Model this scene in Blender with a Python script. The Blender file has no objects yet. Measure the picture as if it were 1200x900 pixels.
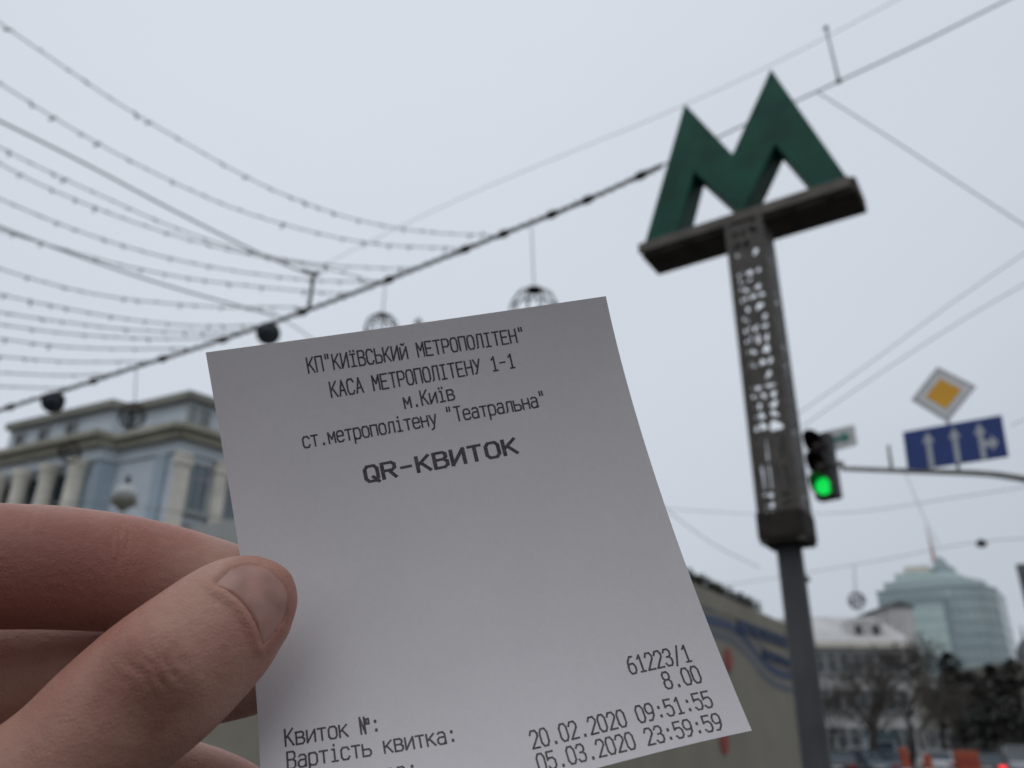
import bpy, bmesh, math, random
import numpy as np
from mathutils import Vector, Matrix, noise
from mathutils.bvhtree import BVHTree

random.seed(11)
scene = bpy.context.scene
COL = scene.collection

# ------------------------------------------------------------------ camera
FPX = 960.0
PITCH = math.atan((869 - 450) / FPX)
ROLL = 0.0095
CAM = Vector((0, 0, 1.6))
f0 = Vector((0, math.cos(PITCH), math.sin(PITCH)))
r0 = Vector((1, 0, 0)); u0 = Vector((0, -math.sin(PITCH), math.cos(PITCH)))
RIGHT = r0 * math.cos(ROLL) + u0 * math.sin(ROLL)
UP = -r0 * math.sin(ROLL) + u0 * math.cos(ROLL)
FWD = f0
cam_data = bpy.data.cameras.new('camera')
cam = bpy.data.objects.new('camera', cam_data); COL.objects.link(cam)
m = Matrix.Identity(4)
for i in range(3):
    m[i][0] = RIGHT[i]; m[i][1] = UP[i]; m[i][2] = -FWD[i]; m[i][3] = CAM[i]
cam.matrix_world = m
cam_data.sensor_width = 36; cam_data.sensor_fit = 'HORIZONTAL'
cam_data.lens = 36 * FPX / 1200
cam_data.clip_start = 0.01; cam_data.clip_end = 3000
cam_data.dof.use_dof = True
cam_data.dof.focus_distance = 0.150
cam_data.dof.aperture_fstop = 28.8 / 1.38
cam_data.dof.aperture_blades = 0
scene.camera = cam

# ------------------------------------------------------------------ world / light
SUN_EL, SUN_AZ = math.radians(58), math.radians(-160)     # azimuth from +Y towards +X
world = bpy.data.worlds.new('World'); scene.world = world; world.use_nodes = True
nt = world.node_tree; N = nt.nodes; L = nt.links
bg = N['Background']; bg.inputs['Strength'].default_value = 0.1
sky = N.new('ShaderNodeTexSky'); sky.sky_type = 'NISHITA'; sky.sun_disc = False
sky.sun_elevation = SUN_EL; sky.sun_rotation = SUN_AZ
sky.air_density = 1.0; sky.dust_density = 4.0; sky.ozone_density = 1.0
tc = N.new('ShaderNodeTexCoord')
# an even cloud deck: brighter high up towards the veiled sun, darker low down, with faint cloud texture
dot = N.new('ShaderNodeVectorMath'); dot.operation = 'DOT_PRODUCT'
dot.inputs[1].default_value = (math.sin(math.radians(-18)) * math.cos(math.radians(58)), math.cos(math.radians(-18)) * math.cos(math.radians(58)), math.sin(math.radians(58)))
L.new(tc.outputs['Generated'], dot.inputs[0])
cl = N.new('ShaderNodeTexNoise'); cl.inputs['Scale'].default_value = 1.6; cl.inputs['Detail'].default_value = 4
mp = N.new('ShaderNodeMapping'); mp.inputs['Scale'].default_value = (1, 1, 2.6)
L.new(tc.outputs['Generated'], mp.inputs[0]); L.new(mp.outputs[0], cl.inputs['Vector'])
mr2 = N.new('ShaderNodeMapRange'); mr2.inputs[1].default_value = 0.3; mr2.inputs[2].default_value = 0.7
mr2.inputs[3].default_value = -0.035; mr2.inputs[4].default_value = 0.035
L.new(cl.outputs['Fac'], mr2.inputs[0])
add = N.new('ShaderNodeMath'); add.operation = 'ADD'; L.new(dot.outputs['Value'], add.inputs[0]); L.new(mr2.outputs[0], add.inputs[1])
nrm01 = N.new('ShaderNodeMapRange'); nrm01.inputs[1].default_value = -1; nrm01.inputs[2].default_value = 1
L.new(add.outputs[0], nrm01.inputs[0])
ramp = N.new('ShaderNodeValToRGB'); cr_ = ramp.color_ramp; cr_.interpolation = 'EASE'
cr_.elements[0].position = 0.25; cr_.elements[0].color = (.60, .62, .65, 1)
cr_.elements[1].position = 1.0; cr_.elements[1].color = (.69, .74, .815, 1)
for pos_, c_ in ((.60, (.60, .635, .68)), (.73, (.51, .555, .62)), (.90, (.64, .69, .765))):
    e_ = cr_.elements.new(pos_); e_.color = (*c_, 1)
tens = N.new('ShaderNodeVectorMath'); tens.operation = 'SCALE'; tens.inputs['Scale'].default_value = 10
L.new(nrm01.outputs[0], ramp.inputs[0]); L.new(ramp.outputs[0], tens.inputs[0])
mixs = N.new('ShaderNodeMix'); mixs.data_type = 'RGBA'; mixs.inputs[0].default_value = 0.97
L.new(sky.outputs[0], mixs.inputs[6]); L.new(tens.outputs[0], mixs.inputs[7])
L.new(mixs.outputs[2], bg.inputs['Color'])

sun_d = bpy.data.lights.new('sun', 'SUN'); sun_d.energy = 0.5; sun_d.angle = math.radians(50); sun_d.color = (1, 0.97, 0.93)
sun = bpy.data.objects.new('sun', sun_d); COL.objects.link(sun)
sd = Vector((math.sin(SUN_AZ) * math.cos(SUN_EL), math.cos(SUN_AZ) * math.cos(SUN_EL), math.sin(SUN_EL)))
sun.rotation_euler = sd.to_track_quat('Z', 'Y').to_euler(); sun.location = (0, 0, 60)

scene.view_settings.view_transform = 'Standard'; scene.view_settings.look = 'None'
scene.view_settings.exposure = 0.0; scene.view_settings.gamma = 1.0; scene.view_settings.use_curve_mapping = False
scene.render.engine = 'CYCLES'
scene.cycles.use_denoising = True
scene.cycles.max_bounces = 8; scene.cycles.diffuse_bounces = 4

# ------------------------------------------------------------------ helpers
def ray(px, py):
    return FWD + RIGHT * ((px - 600) / FPX) + UP * ((450 - py) / FPX)
def at_d(px, py, d): return CAM + ray(px, py) * d
def at_y(px, py, Y):
    r = ray(px, py); return CAM + r * (Y / r.y)
def at_z(px, py, Z):
    r = ray(px, py); return CAM + r * ((Z - CAM.z) / r.z)
def at_plane(px, py, p, n):
    r = ray(px, py); return CAM + r * ((p - CAM).dot(n) / r.dot(n))
def proj(p):
    v = p - CAM; d = v.dot(FWD)
    return 600 + FPX * v.dot(RIGHT) / d, 450 - FPX * v.dot(UP) / d

OFF = {}
def tag(o, label=None, cat=None, group=None, kind=None):
    if label: o['label'] = label
    if cat: o['category'] = cat
    if group: o['group'] = group
    if kind: o['kind'] = kind
    return o
def thing(name, loc, label, cat, group=None, kind=None):
    o = bpy.data.objects.new(name, None); COL.objects.link(o); o.location = loc
    o.empty_display_size = 0.2
    OFF[o.name] = Vector(loc)
    return tag(o, label, cat, group, kind)

class MB:
    """collects shapes; build() links them as one mesh object"""
    def __init__(s): s.v = []; s.f = []
    def poly(s, pts):
        b = len(s.v); s.v += [Vector(p) for p in pts]; s.f.append(list(range(b, b + len(pts)))); return s
    def add(s, vs, fs):
        b = len(s.v); s.v += [Vector(p) for p in vs]; s.f += [[b + i for i in f] for f in fs]; return s
    def obox(s, c, ax, ay, az, sx, sy, sz):
        """box centred at c with half sizes along given axes"""
        c = Vector(c); vs = []
        for k in (-1, 1):
            for j in (-1, 1):
                for i in (-1, 1): vs.append(c + ax * (i * sx) + ay * (j * sy) + az * (k * sz))
        return s.add(vs, [(0, 2, 3, 1), (4, 5, 7, 6), (0, 1, 5, 4), (2, 6, 7, 3), (0, 4, 6, 2), (1, 3, 7, 5)])
    def box(s, x0, x1, y0, y1, z0, z1):
        return s.obox(((x0 + x1) / 2, (y0 + y1) / 2, (z0 + z1) / 2), X, Y, Z, (x1 - x0) / 2, (y1 - y0) / 2, (z1 - z0) / 2)
    def tube(s, pts, rad, n=8, cap=True):
        pts = [Vector(p) for p in pts]
        if not hasattr(rad, '__len__'): rad = [rad] * len(pts)
        vs = []; fs = []; up = None
        for i, p in enumerate(pts):
            t = (pts[min(i + 1, len(pts) - 1)] - pts[max(i - 1, 0)])
            t = t.normalized() if t.length > 1e-9 else Vector((0, 0, 1))
            if up is None: up = Vector((0, 0, 1)) if abs(t.z) < 0.9 else Vector((1, 0, 0))
            a = t.cross(up)
            if a.length < 1e-6: a = t.orthogonal()
            a.normalize(); b = a.cross(t).normalized(); up = b
            for k in range(n):
                w = 2 * math.pi * k / n
                vs.append(p + a * (math.cos(w) * rad[i]) + b * (math.sin(w) * rad[i]))
        for i in range(len(pts) - 1):
            for k in range(n):
                fs.append((i * n + k, i * n + (k + 1) % n, (i + 1) * n + (k + 1) % n, (i + 1) * n + k))
        if cap:
            fs.append(tuple(range(n))); fs.append(tuple((len(pts) - 1) * n + k for k in reversed(range(n))))
        return s.add(vs, fs)
    def lathe(s, c, prof, n=16, axis=None, ref=None):
        """prof: (radius, height) pairs around axis"""
        c = Vector(c); az = axis or Z; a = ref or az.orthogonal().normalized(); b = az.cross(a)
        vs = []; fs = []
        for r, h in prof:
            for k in range(n):
                w = 2 * math.pi * k / n
                vs.append(c + az * h + a * (r * math.cos(w)) + b * (r * math.sin(w)))
        for i in range(len(prof) - 1):
            for k in range(n): fs.append((i * n + k, i * n + (k + 1) % n, (i + 1) * n + (k + 1) % n, (i + 1) * n + k))
        fs.append(tuple(reversed(range(n)))); fs.append(tuple((len(prof) - 1) * n + k for k in range(n)))
        return s.add(vs, fs)
    def ball(s, c, r, n=12, sq=1.0):
        prof = [(max(r * math.sin(math.pi * i / n), r * 0.001), -r * sq * math.cos(math.pi * i / n)) for i in range(n + 1)]
        return s.lathe(c, prof, n * 2 if n < 10 else n + 8)
    def prism(s, pts, d):
        """polygon pts extruded by vector d"""
        pts = [Vector(p) for p in pts]; n = len(pts); d = Vector(d)
        vs = pts + [p + d for p in pts]
        fs = [tuple(range(n)), tuple(reversed(range(n, 2 * n)))] + [(i, i + n, (i + 1) % n + n, (i + 1) % n) for i in range(n)]
        return s.add(vs, fs)
    def build(s, name, mat, parent=None, smooth=False, bevel=0, seg=2):
        off = OFF.get(parent.name, Vector((0, 0, 0))) if parent else Vector((0, 0, 0))
        me = bpy.data.meshes.new(name); me.from_pydata([tuple(v - off) for v in s.v], [], s.f)
        bm = bmesh.new(); bm.from_mesh(me); bmesh.ops.recalc_face_normals(bm, faces=bm.faces); bm.to_mesh(me); bm.free()
        if smooth:
            me.polygons.foreach_set('use_smooth', [True] * len(me.polygons))
        me.materials.append(mat)
        o = bpy.data.objects.new(name, me); COL.objects.link(o)
        if parent: o.parent = parent
        OFF[o.name] = off
        if bevel:
            b = o.modifiers.new('bevel', 'BEVEL'); b.width = bevel; b.segments = seg; b.limit_method = 'ANGLE'; b.angle_limit = math.radians(35)
        return o
X, Y, Z = Vector((1, 0, 0)), Vector((0, 1, 0)), Vector((0, 0, 1))

def mat(name, col, rough=0.7, var=0.12, scale=3.0, bump=0.0, bscale=40.0, metal=0.0, spec=0.5, col2=None):
    """principled material with procedural mottling and bump"""
    mt = bpy.data.materials.new(name); mt.use_nodes = True
    n = mt.node_tree.nodes; l = mt.node_tree.links; p = n['Principled BSDF']
    p.inputs['Roughness'].default_value = rough; p.inputs['Metallic'].default_value = metal
    p.inputs['Specular IOR Level'].default_value = spec
    t = n.new('ShaderNodeTexCoord')
    no = n.new('ShaderNodeTexNoise'); no.inputs['Scale'].default_value = scale; no.inputs['Detail'].default_value = 6
    l.new(t.outputs['Object'], no.inputs['Vector'])
    mx = n.new('ShaderNodeMix'); mx.data_type = 'RGBA'
    c1 = [max(0, c * (1 - var)) for c in col]
    c2 = list(col2) if col2 else [min(1, c * (1 + var)) for c in col]
    mx.inputs[6].default_value = (*c1, 1); mx.inputs[7].default_value = (*c2, 1)
    rp = n.new('ShaderNodeMapRange'); rp.inputs[1].default_value = 0.33; rp.inputs[2].default_value = 0.67
    l.new(no.outputs['Fac'], rp.inputs[0]); l.new(rp.outputs[0], mx.inputs[0])
    l.new(mx.outputs[2], p.inputs['Base Color'])
    if bump:
        nb = n.new('ShaderNodeTexNoise'); nb.inputs['Scale'].default_value = bscale; nb.inputs['Detail'].default_value = 5
        l.new(t.outputs['Object'], nb.inputs['Vector'])
        b = n.new('ShaderNodeBump'); b.inputs['Strength'].default_value = bump; b.inputs['Distance'].default_value = 0.02
        l.new(nb.outputs['Fac'], b.inputs['Height']); l.new(b.outputs[0], p.inputs['Normal'])
    return mt
def emit(name, col, s):
    mt = bpy.data.materials.new(name); mt.use_nodes = True; p = mt.node_tree.nodes['Principled BSDF']
    p.inputs['Base Color'].default_value = (*[c * 0.3 for c in col], 1)
    p.inputs['Emission Color'].default_value = (*col, 1); p.inputs['Emission Strength'].default_value = s
    return mt

M = dict(
    paving=mat('dark_paving', (0.075, 0.072, 0.07), 0.9, 0.2, 1.5, 0.3, 20),  # kept dark to cut light bounced up onto the hand
    asphalt=mat('asphalt', (0.05, 0.05, 0.052), 0.85, 0.25, 0.8, 0.4, 60),
    kerb=mat('kerb_granite', (0.28, 0.27, 0.26), 0.8, 0.15),
    paint=mat('road_paint', (0.7, 0.7, 0.68), 0.7, 0.15, 6),
    earth=mat('earth', (0.09, 0.085, 0.07), 0.95, 0.3, 0.2),
    green=mat('green_enamel', (0.005, 0.066, 0.043), 0.6, 0.28, 5, 0.04, 30, spec=.25),
    beam=mat('beam_brown', (0.050, 0.043, 0.036), 0.75, 0.3, 8, 0.15, 60, spec=.3),
    lip=mat('beam_lip', (0.085, 0.075, 0.064), 0.6, 0.3, 8, 0.15, 60),
    iron=mat('dark_iron', (0.030, 0.026, 0.023), 0.85, 0.3, 12, 0.2, 80, spec=.2),
    lattice=mat('grey_brown_metal', (0.060, 0.053, 0.046), 0.6, 0.3, 14, 0.2, 80),
    steel=mat('grey_pole_paint', (0.040, 0.042, 0.046), 0.65, 0.25, 4, 0.1, 40, spec=.25),
    black=mat('black_plastic', (0.012, 0.013, 0.014), 0.5, 0.2),
    cable=mat('cable_rubber', (0.03, 0.032, 0.03), 0.8, 0.3, 9),
    wire=mat('wire_grey', (0.10, 0.105, 0.11), 0.6, 0.2),
    twine=mat('garland_pale_wire', (0.24, 0.245, 0.25), 0.6, 0.2),
    bulb=mat('bulb_glass', (0.22, 0.22, 0.22), 0.25, 0.2),
    signback=mat('sign_white', (0.5, 0.51, 0.52), 0.5, 0.06),
    signwhite=mat('sign_reflective_white', (0.62, 0.64, 0.66), 0.45, 0.08, 5),
    yellow=mat('sign_yellow', (0.72, 0.36, 0.015), 0.45, 0.06),
    blue=mat('sign_blue', (0.008, 0.035, 0.19), 0.45, 0.08, 5),
    arrow=mat('sign_arrow', (0.40, 0.43, 0.47), 0.5, 0.06),
    teal=mat('sign_green', (0.01, 0.16, 0.13), 0.5, 0.06),
    galv=mat('galvanised', (0.20, 0.20, 0.18), 0.5, 0.25, 5),
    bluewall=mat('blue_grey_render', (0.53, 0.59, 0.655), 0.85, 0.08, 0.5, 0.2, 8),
    bluewall2=mat('shaded_blue_render', (0.34, 0.42, 0.49), 0.85, 0.1, 0.5, 0.2, 8),  # darker copy of the blue render, the bay side's shade painted in
    stone=mat('pale_stone', (0.62, 0.60, 0.54), 0.85, 0.14, 0.9, 0.2, 8),
    cornice=mat('weathered_stone', (0.36, 0.345, 0.285), 0.9, 0.2, 0.8, 0.3, 8),
    dglass=mat('dark_window_glass', (0.03, 0.045, 0.06), 0.15, 0.3, 0.7),
    bglass=mat('blue_window_glass', (0.10, 0.14, 0.18), 0.12, 0.35, 0.7),
    frame=mat('window_frame', (0.30, 0.32, 0.33), 0.6, 0.1),
    roofm=mat('roof_sheet', (0.20, 0.20, 0.175), 0.6, 0.25, 0.7),
    beige=mat('beige_render', (0.235, 0.218, 0.175), 0.9, 0.10, 0.7, 0.2, 12),
    fascia=mat('pale_fascia', (0.36, 0.37, 0.36), 0.7, 0.1, 0.9),
    stripe=mat('stripe_blue', (0.020, 0.042, 0.105), 0.6, 0.15),
    stripe2=mat('stripe_grey', (0.085, 0.10, 0.12), 0.6, 0.15),
    red=mat('paint_red', (0.26, 0.03, 0.025), 0.6, 0.1),
    glasst=mat('teal_curtain_glass', (0.38, 0.48, 0.50), 0.3, 0.14, 0.08, col2=(0.45, 0.55, 0.56)),
    glassd=mat('teal_dark_spandrel', (0.24, 0.31, 0.335), 0.35, 0.2, 0.1),
    glassl=mat('teal_light_glass', (0.46, 0.58, 0.57), 0.3, 0.12, 0.1),
    whitewall=mat('white_facade', (0.52, 0.52, 0.52), 0.85, 0.15, 0.4),
    tanwall=mat('tan_facade', (0.20, 0.195, 0.165), 0.85, 0.15, 0.4),
    greywall=mat('grey_facade', (0.11, 0.12, 0.13), 0.8, 0.1, 0.4),
    bark=mat('bark', (0.035, 0.03, 0.027), 0.95, 0.3, 3, 0.5, 20),
    twig=mat('twigs', (0.085, 0.074, 0.066), 0.95, 0.3, 3),
    needle=mat('dark_needles', (0.045, 0.048, 0.042), 0.9, 0.5, 1.5, col2=(0.10, 0.10, 0.088)),
    leaf=mat('dull_leaves', (0.030, 0.034, 0.024), 0.9, 0.4, 2),
    orange=mat('orange_plastic', (0.33, 0.062, 0.025), 0.6, 0.1, 3),
    carblack=mat('car_black_paint', (0.014, 0.015, 0.017), 0.2, 0.1),
    carsilver=mat('car_silver_paint', (0.28, 0.30, 0.33), 0.25, 0.08, metal=0.3),
    carwhite=mat('car_white_paint', (0.48, 0.50, 0.52), 0.25, 0.06),
    carblue=mat('car_slate_paint', (0.09, 0.12, 0.15), 0.25, 0.06),
    tyre=mat('tyre_rubber', (0.02, 0.02, 0.02), 0.9, 0.2),
    rim=mat('wheel_rim', (0.35, 0.35, 0.36), 0.35, 0.1, metal=0.7),
    carlamp=mat('car_lamp_glass', (0.5, 0.5, 0.5), 0.15, 0.1),
    redoff=mat('tail_lamp_red', (0.25, 0.01, 0.01), 0.25, 0.1),
    globe=mat('opal_globe', (0.42, 0.44, 0.45), 0.35, 0.05),
)

# ------------------------------------------------------------------ ground and street
SDIR = Vector((math.sin(math.radians(32)), math.cos(math.radians(32)), 0))       # along the street
RDIR = Vector((SDIR.y, -SDIR.x, 0))                                             # across it, to the right
def st(r, s, z=0.0): return RDIR * r + SDIR * s + Z * z
def sheet(name, r0_, r1_, s0_, s1_, z, mt, h=0.0):
    b = MB()
    if h: b.obox(st((r0_ + r1_) / 2, (s0_ + s1_) / 2, z - h / 2), RDIR, SDIR, Z, (r1_ - r0_) / 2, (s1_ - s0_) / 2, h / 2)
    else: b.poly([st(r0_, s0_, z), st(r1_, s0_, z), st(r1_, s1_, z), st(r0_, s1_, z)])
    return tag(b.build(name, mt, bevel=0.01 if h else 0), kind='structure')
g = MB(); g.poly([(-900, -300, -0.16), (1200, -300, -0.16), (1200, 1300, -0.16), (-900, 1300, -0.16)])
tag(g.build('ground', M['earth']), kind='structure')
sheet('road', -6.2, 3.2, 9.2, 700, -0.12, M['asphalt'])
sheet('road_crossing', -60, 60, -34, -10, -0.12, M['asphalt'])
sheet('parking_road', -17, -6.2, 33, 700, -0.118, M['asphalt'])
sheet('pavement', -60, 40, -9.7, 9.0, 0.0, M['paving'], 0.14)
sheet('pavement_strip', -40, -6.4, 9.004, 32.8, 0.0, M['paving'], 0.14)
sheet('pavement_far', 3.4, 30, 9.004, 500, 0.0, M['paving'], 0.14)
sheet('kerb', -6.4, -6.2, 9.2, 32.8, 0.004, M['kerb'], 0.16)
sheet('kerb_far', 3.2, 3.4, 9.2, 500, 0.004, M['kerb'], 0.16)
sheet('kerb_end', -6.2, 3.2, 9.0, 9.2, 0.004, M['kerb'], 0.16)
for rr in (-3.05, 0.05):
    b = MB()
    for k in range(30):
        s_ = 14 + k * 8; b.poly([st(rr - .06, s_, -0.115), st(rr + .06, s_, -0.115), st(rr + .06, s_ + 3, -0.115), st(rr - .06, s_ + 3, -0.115)])
    tag(b.build('road_marking', M['paint']), kind='structure')

# ------------------------------------------------------------------ blue-grey classical building on the left
C0 = at_y(198, 600, 35.0); C0.z = 0
D1 = Vector((-math.sin(math.radians(63.5)), math.cos(math.radians(63.5)), 0))
D2 = Vector((math.sin(math.radians(42)), math.cos(math.radians(42)), 0))
N1 = Vector((D1.y, -D1.x, 0)); N1 = -N1 if N1.y > 0 else N1        # outward normals face the camera
N2 = Vector((D2.y, -D2.x, 0)); N2 = -N2 if N2.y > 0 else N2
def zat(px, py, base):
    """height at which the ray of (px,py) passes over ground point base"""
    r = ray(px, py); t = math.hypot(base.x, base.y) / math.hypot(r.x, r.y); return CAM.z + r.z * t
Ztop = zat(209, 456, C0); Zcor = zat(199, 499, C0); Zcb = zat(199, 514, C0); Zent = zat(203, 529, C0)
bb = thing('classical_building', C0, 'blue grey classical building with pale stone columns and a set back attic', 'building')
S0 = at_plane(127, 600, C0, N1); S0.z = 0                       # where the projecting bay meets the main wall
def plan_hit(px, py, p, d):
    n = Vector((d.y, -d.x, 0)); q = at_plane(px, py, p, n); q.z = 0; return q
F0 = plan_hit(105, 600, S0, D2)                                 # front corner of the bay
BAYD = (F0 - S0).length
LEN1 = 46.0; LEN2 = 24.0
def quadwall(b, p, d, ln, z0, z1, inward, th):
    q = p + d * ln
    b.obox((p + q) / 2 + inward * (th / 2) + Z * ((z0 + z1) / 2), d, inward, Z, ln / 2, th / 2, (z1 - z0) / 2)
sl = (S0 - C0).length
b = MB(); quadwall(b, C0, D1, sl, 0, Zent, -N1, 6); quadwall(b, C0 + D2 * .002, D2, LEN2, 0, Zent, -N2, 6)
b.build('wall', M['bluewall'], bb)
b = MB(); bayb = S0 + (F0 - S0)
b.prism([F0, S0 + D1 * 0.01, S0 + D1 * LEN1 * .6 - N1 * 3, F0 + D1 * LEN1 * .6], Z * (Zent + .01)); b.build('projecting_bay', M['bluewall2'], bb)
# entablature, cornice and attic along the three stretches
def run(name, mt, z0, z1, out, bev=0.05):
    b = MB(); LB = LEN1 * .6 if z0 < Zcor else (plan_hit(13, 505, F0 - N1 * .25, D1) - F0).dot(D1)
    b.prism([C0 + N1 * out + N2 * out * .6, S0 + N1 * out, S0 - N1 * 5, C0 + D2 * 4 - N1 * 4], Z * (z1 - z0)); 
    for v in b.v: v.z += z0
    b2 = MB(); b2.prism([C0 + N2 * out + N1 * out * .6, C0 + D2 * LEN2 + N2 * out, C0 + D2 * LEN2 - N2 * 5, C0 + D2 * .5 - N2 * 5 ], Z * (z1 - z0 + .004))
    for v in b2.v: v.z += z0 - .002
    b3 = MB(); b3.prism([F0 + N1 * out + N2 * out * .6, S0 + N2 * out * .7 + N1 * .02, S0 - N1 * 3 + D1 * .5, F0 + D1 * LB - N1 * 3, F0 + D1 * LB + N1 * out], Z * (z1 - z0 + .008))
    for v in b3.v: v.z += z0 - .004
    b.add(b2.v, b2.f); b.add(b3.v, b3.f)
    return b.build(name, mt, bb)
run('entablature', M['bluewall'], Zent + .012, Zcb, 0.12)
run('cornice', M['cornice'], Zcb + .004, Zcb + (Zcor - Zcb) * .55, 0.45)
run('cornice', M['cornice'], Zcb + (Zcor - Zcb) * .55 + .008, Zcor, 0.75)
run('attic', M['bluewall'], Zcor + .01, Ztop - .35, -0.25)
run('roof_edge', M['roofm'], Ztop - .34, Ztop, 0.1)
b = MB()
for px, z_ in ((150, 1.4), (60, 1.0)):
    p = at_plane(px, 480, C0 - N1 * 3, N1); p.z = Ztop + z_ / 2
    b.obox(p, D1, N1, Z, .7, .5, z_ / 2 + .1)
# (chimneys stay below the skyline of the photograph, so none are added)
def pilaster(p, d, n, w, z0, z1, proud):
    b = MB(); c = Vector(p)
    b.obox(c + n * proud / 2 + Z * (z0 + z1) / 2, d, n, Z, w / 2, proud / 2, (z1 - z0) / 2)
    b.obox(c + n * (proud * .62) + Z * (z1 - .45), d, n, Z, w * .62, proud * .62, .16)
    b.obox(c + n * (proud * .60) + Z * (z1 - .12), d, n, Z, w * .56, proud * .60, .10)
    b.obox(c + n * (proud * .6) + Z * (z0 + .4), d, n, Z, w * .6, proud * .6, .4)
    return b.build('pilaster', M['stone'], bb, bevel=.03)
def column(p, r_, z0, z1):
    b = MB(); h = z1 - z0
    b.lathe(Vector((p.x, p.y, z0)), [(r_ * 1.35, 0), (r_ * 1.35, .25), (r_ * 1.2, .35), (r_ * 1.05, .55), (r_, .7), (r_ * .98, h * .4), (r_ * .86, h - .9), (r_ * .95, h - .7), (r_ * .9, h - .6), (r_ * 1.08, h - .3), (r_ * 1.16, h - .25), (r_ * 1.16, h - .01)], 20)
    return b.build('column', M['stone'], bb, smooth=False)
def window(parent, p, d, n, w, z0, z1, cross=True, glass='dglass', fr='frame', surround=True):
    """p = point on the wall plane (z ignored) under the window's centre"""
    c = Vector((p.x, p.y, 0)); f = MB(); t = .10; zc = (z0 + z1) / 2; h = z1 - z0
    for sx in (-1, 1): f.obox(c + d * (sx * (w / 2 - t / 2)) + n * .035 + Z * zc, d, n, Z, t / 2, .06, h / 2)
    for zz in (z0 + t / 2, z1 - t / 2): f.obox(c + n * .033 + Z * zz, d, n, Z, w / 2 - t, .058, t / 2)
    if cross:
        f.obox(c + n * .03 + Z * zc, d, n, Z, .04, .05, h / 2 - t)
        f.obox(c + n * .028 + Z * (z0 + h * .68), d, n, Z, w / 2 - t, .048, .04)
    if surround: f.obox(c + n * .09 + Z * (z0 - .08), d, n, Z, w / 2 + .15, .13, .08)
    wo = f.build('window', M[fr], parent)
    g_ = MB(); g_.obox(c + n * .012 + Z * zc, d, n, Z, w / 2 - t - .002, .012, h / 2 - t - .002); g_.build('pane', M[glass], wo)
    return wo
ZB = 7.4     # foot of the giant order, on a rusticated base
b = MB(); 
b.obox(C0 + D2 * (LEN2 / 2) + N2 * .18 + Z * (ZB / 2 - .01), D2, N2, Z, LEN2 / 2, .18, ZB / 2 - .01)
b.obox(C0 + D1 * (sl / 2) + N1 * .18 + Z * (ZB / 2 - .012), D1, N1, Z, sl / 2 - .02, .178, ZB / 2 - .012)
for k in range(1, 9):
    b.obox(C0 + D2 * (LEN2 / 2) + N2 * .2 + Z * (k * .85), D2, N2, Z, LEN2 / 2, .21, .03)
b.build('stone_base', M['cornice'], bb)
# pilasters and tall windows on the right face
P2 = C0.copy()
for pa, pb in ((201, 218), (249, 263), (290, 303), (330, 342)):
    qa = plan_hit(pa, 560, C0, D2); qb = plan_hit(pb, 560, C0, D2)
    pilaster((qa + qb) / 2, D2, N2, (qb - qa).length, ZB, Zent, .30)
for pa, pb in ((222, 246), (266, 288), (306, 328)):
    qa = plan_hit(pa, 560, C0, D2); qb = plan_hit(pb, 560, C0, D2); w = (qb - qa).length
    window(bb, (qa + qb) / 2, D2, N2, w * .96, ZB + 3.4, Zent - .3, glass='bglass')
    window(bb, (qa + qb) / 2, D2, N2, w * .96, ZB + .5, ZB + 2.9, glass='bglass')
    window(bb, (qa + qb) / 2 + N2 * .41, D2, N2, w * .7, 2.4, 6.0)
# attic windows
for pa, pb in ((219, 230), (235, 247), (268, 278)):
    qa = plan_hit(pa, 485, C0 - N2 * .25, D2); qb = plan_hit(pb, 485, C0 - N2 * .25, D2)
    window(bb, (qa + qb) / 2, D2, N2, (qb - qa).length, Zcor + .35, Ztop - .55, glass='bglass')
# flat wall left of the corner: corner strips and the narrow window
for px in (188,):
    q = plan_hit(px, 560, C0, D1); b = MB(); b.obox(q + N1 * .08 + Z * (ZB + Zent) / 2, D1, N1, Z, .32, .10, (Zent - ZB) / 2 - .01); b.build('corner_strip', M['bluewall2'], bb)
q = plan_hit(157, 620, C0, D1); window(bb, q, D1, N1, 1.1, 8.2, 10.2)
# bay: round columns, dark recessed windows, attic windows
for px in (97, 65, 35, 9, -19):
    q = plan_hit(px, 560, F0, D1) + N1 * .35
    column(q, .42, ZB, Zent)
for px in (76, 45, 17, -10):
    q = plan_hit(px, 575, F0, D1)
    window(bb, q, D1, N1, 1.75, ZB + 1.0, Zent - .35, cross=True)
for px in (27, 53, 84):
    q = plan_hit(px, 505, F0 - N1 * .25, D1)
    window(bb, q, D1, N1, .75, Zcor + .5, Zcor + (Ztop - Zcor) * .68, cross=False)
b = MB(); b.obox(F0 + D1 * (LEN1 * .3) + N1 * .6 + Z * (ZB / 2 - .02), D1, N1, Z, LEN1 * .3, .6, ZB / 2 - .02); b.build('bay_base', M['cornice'], bb)

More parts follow.
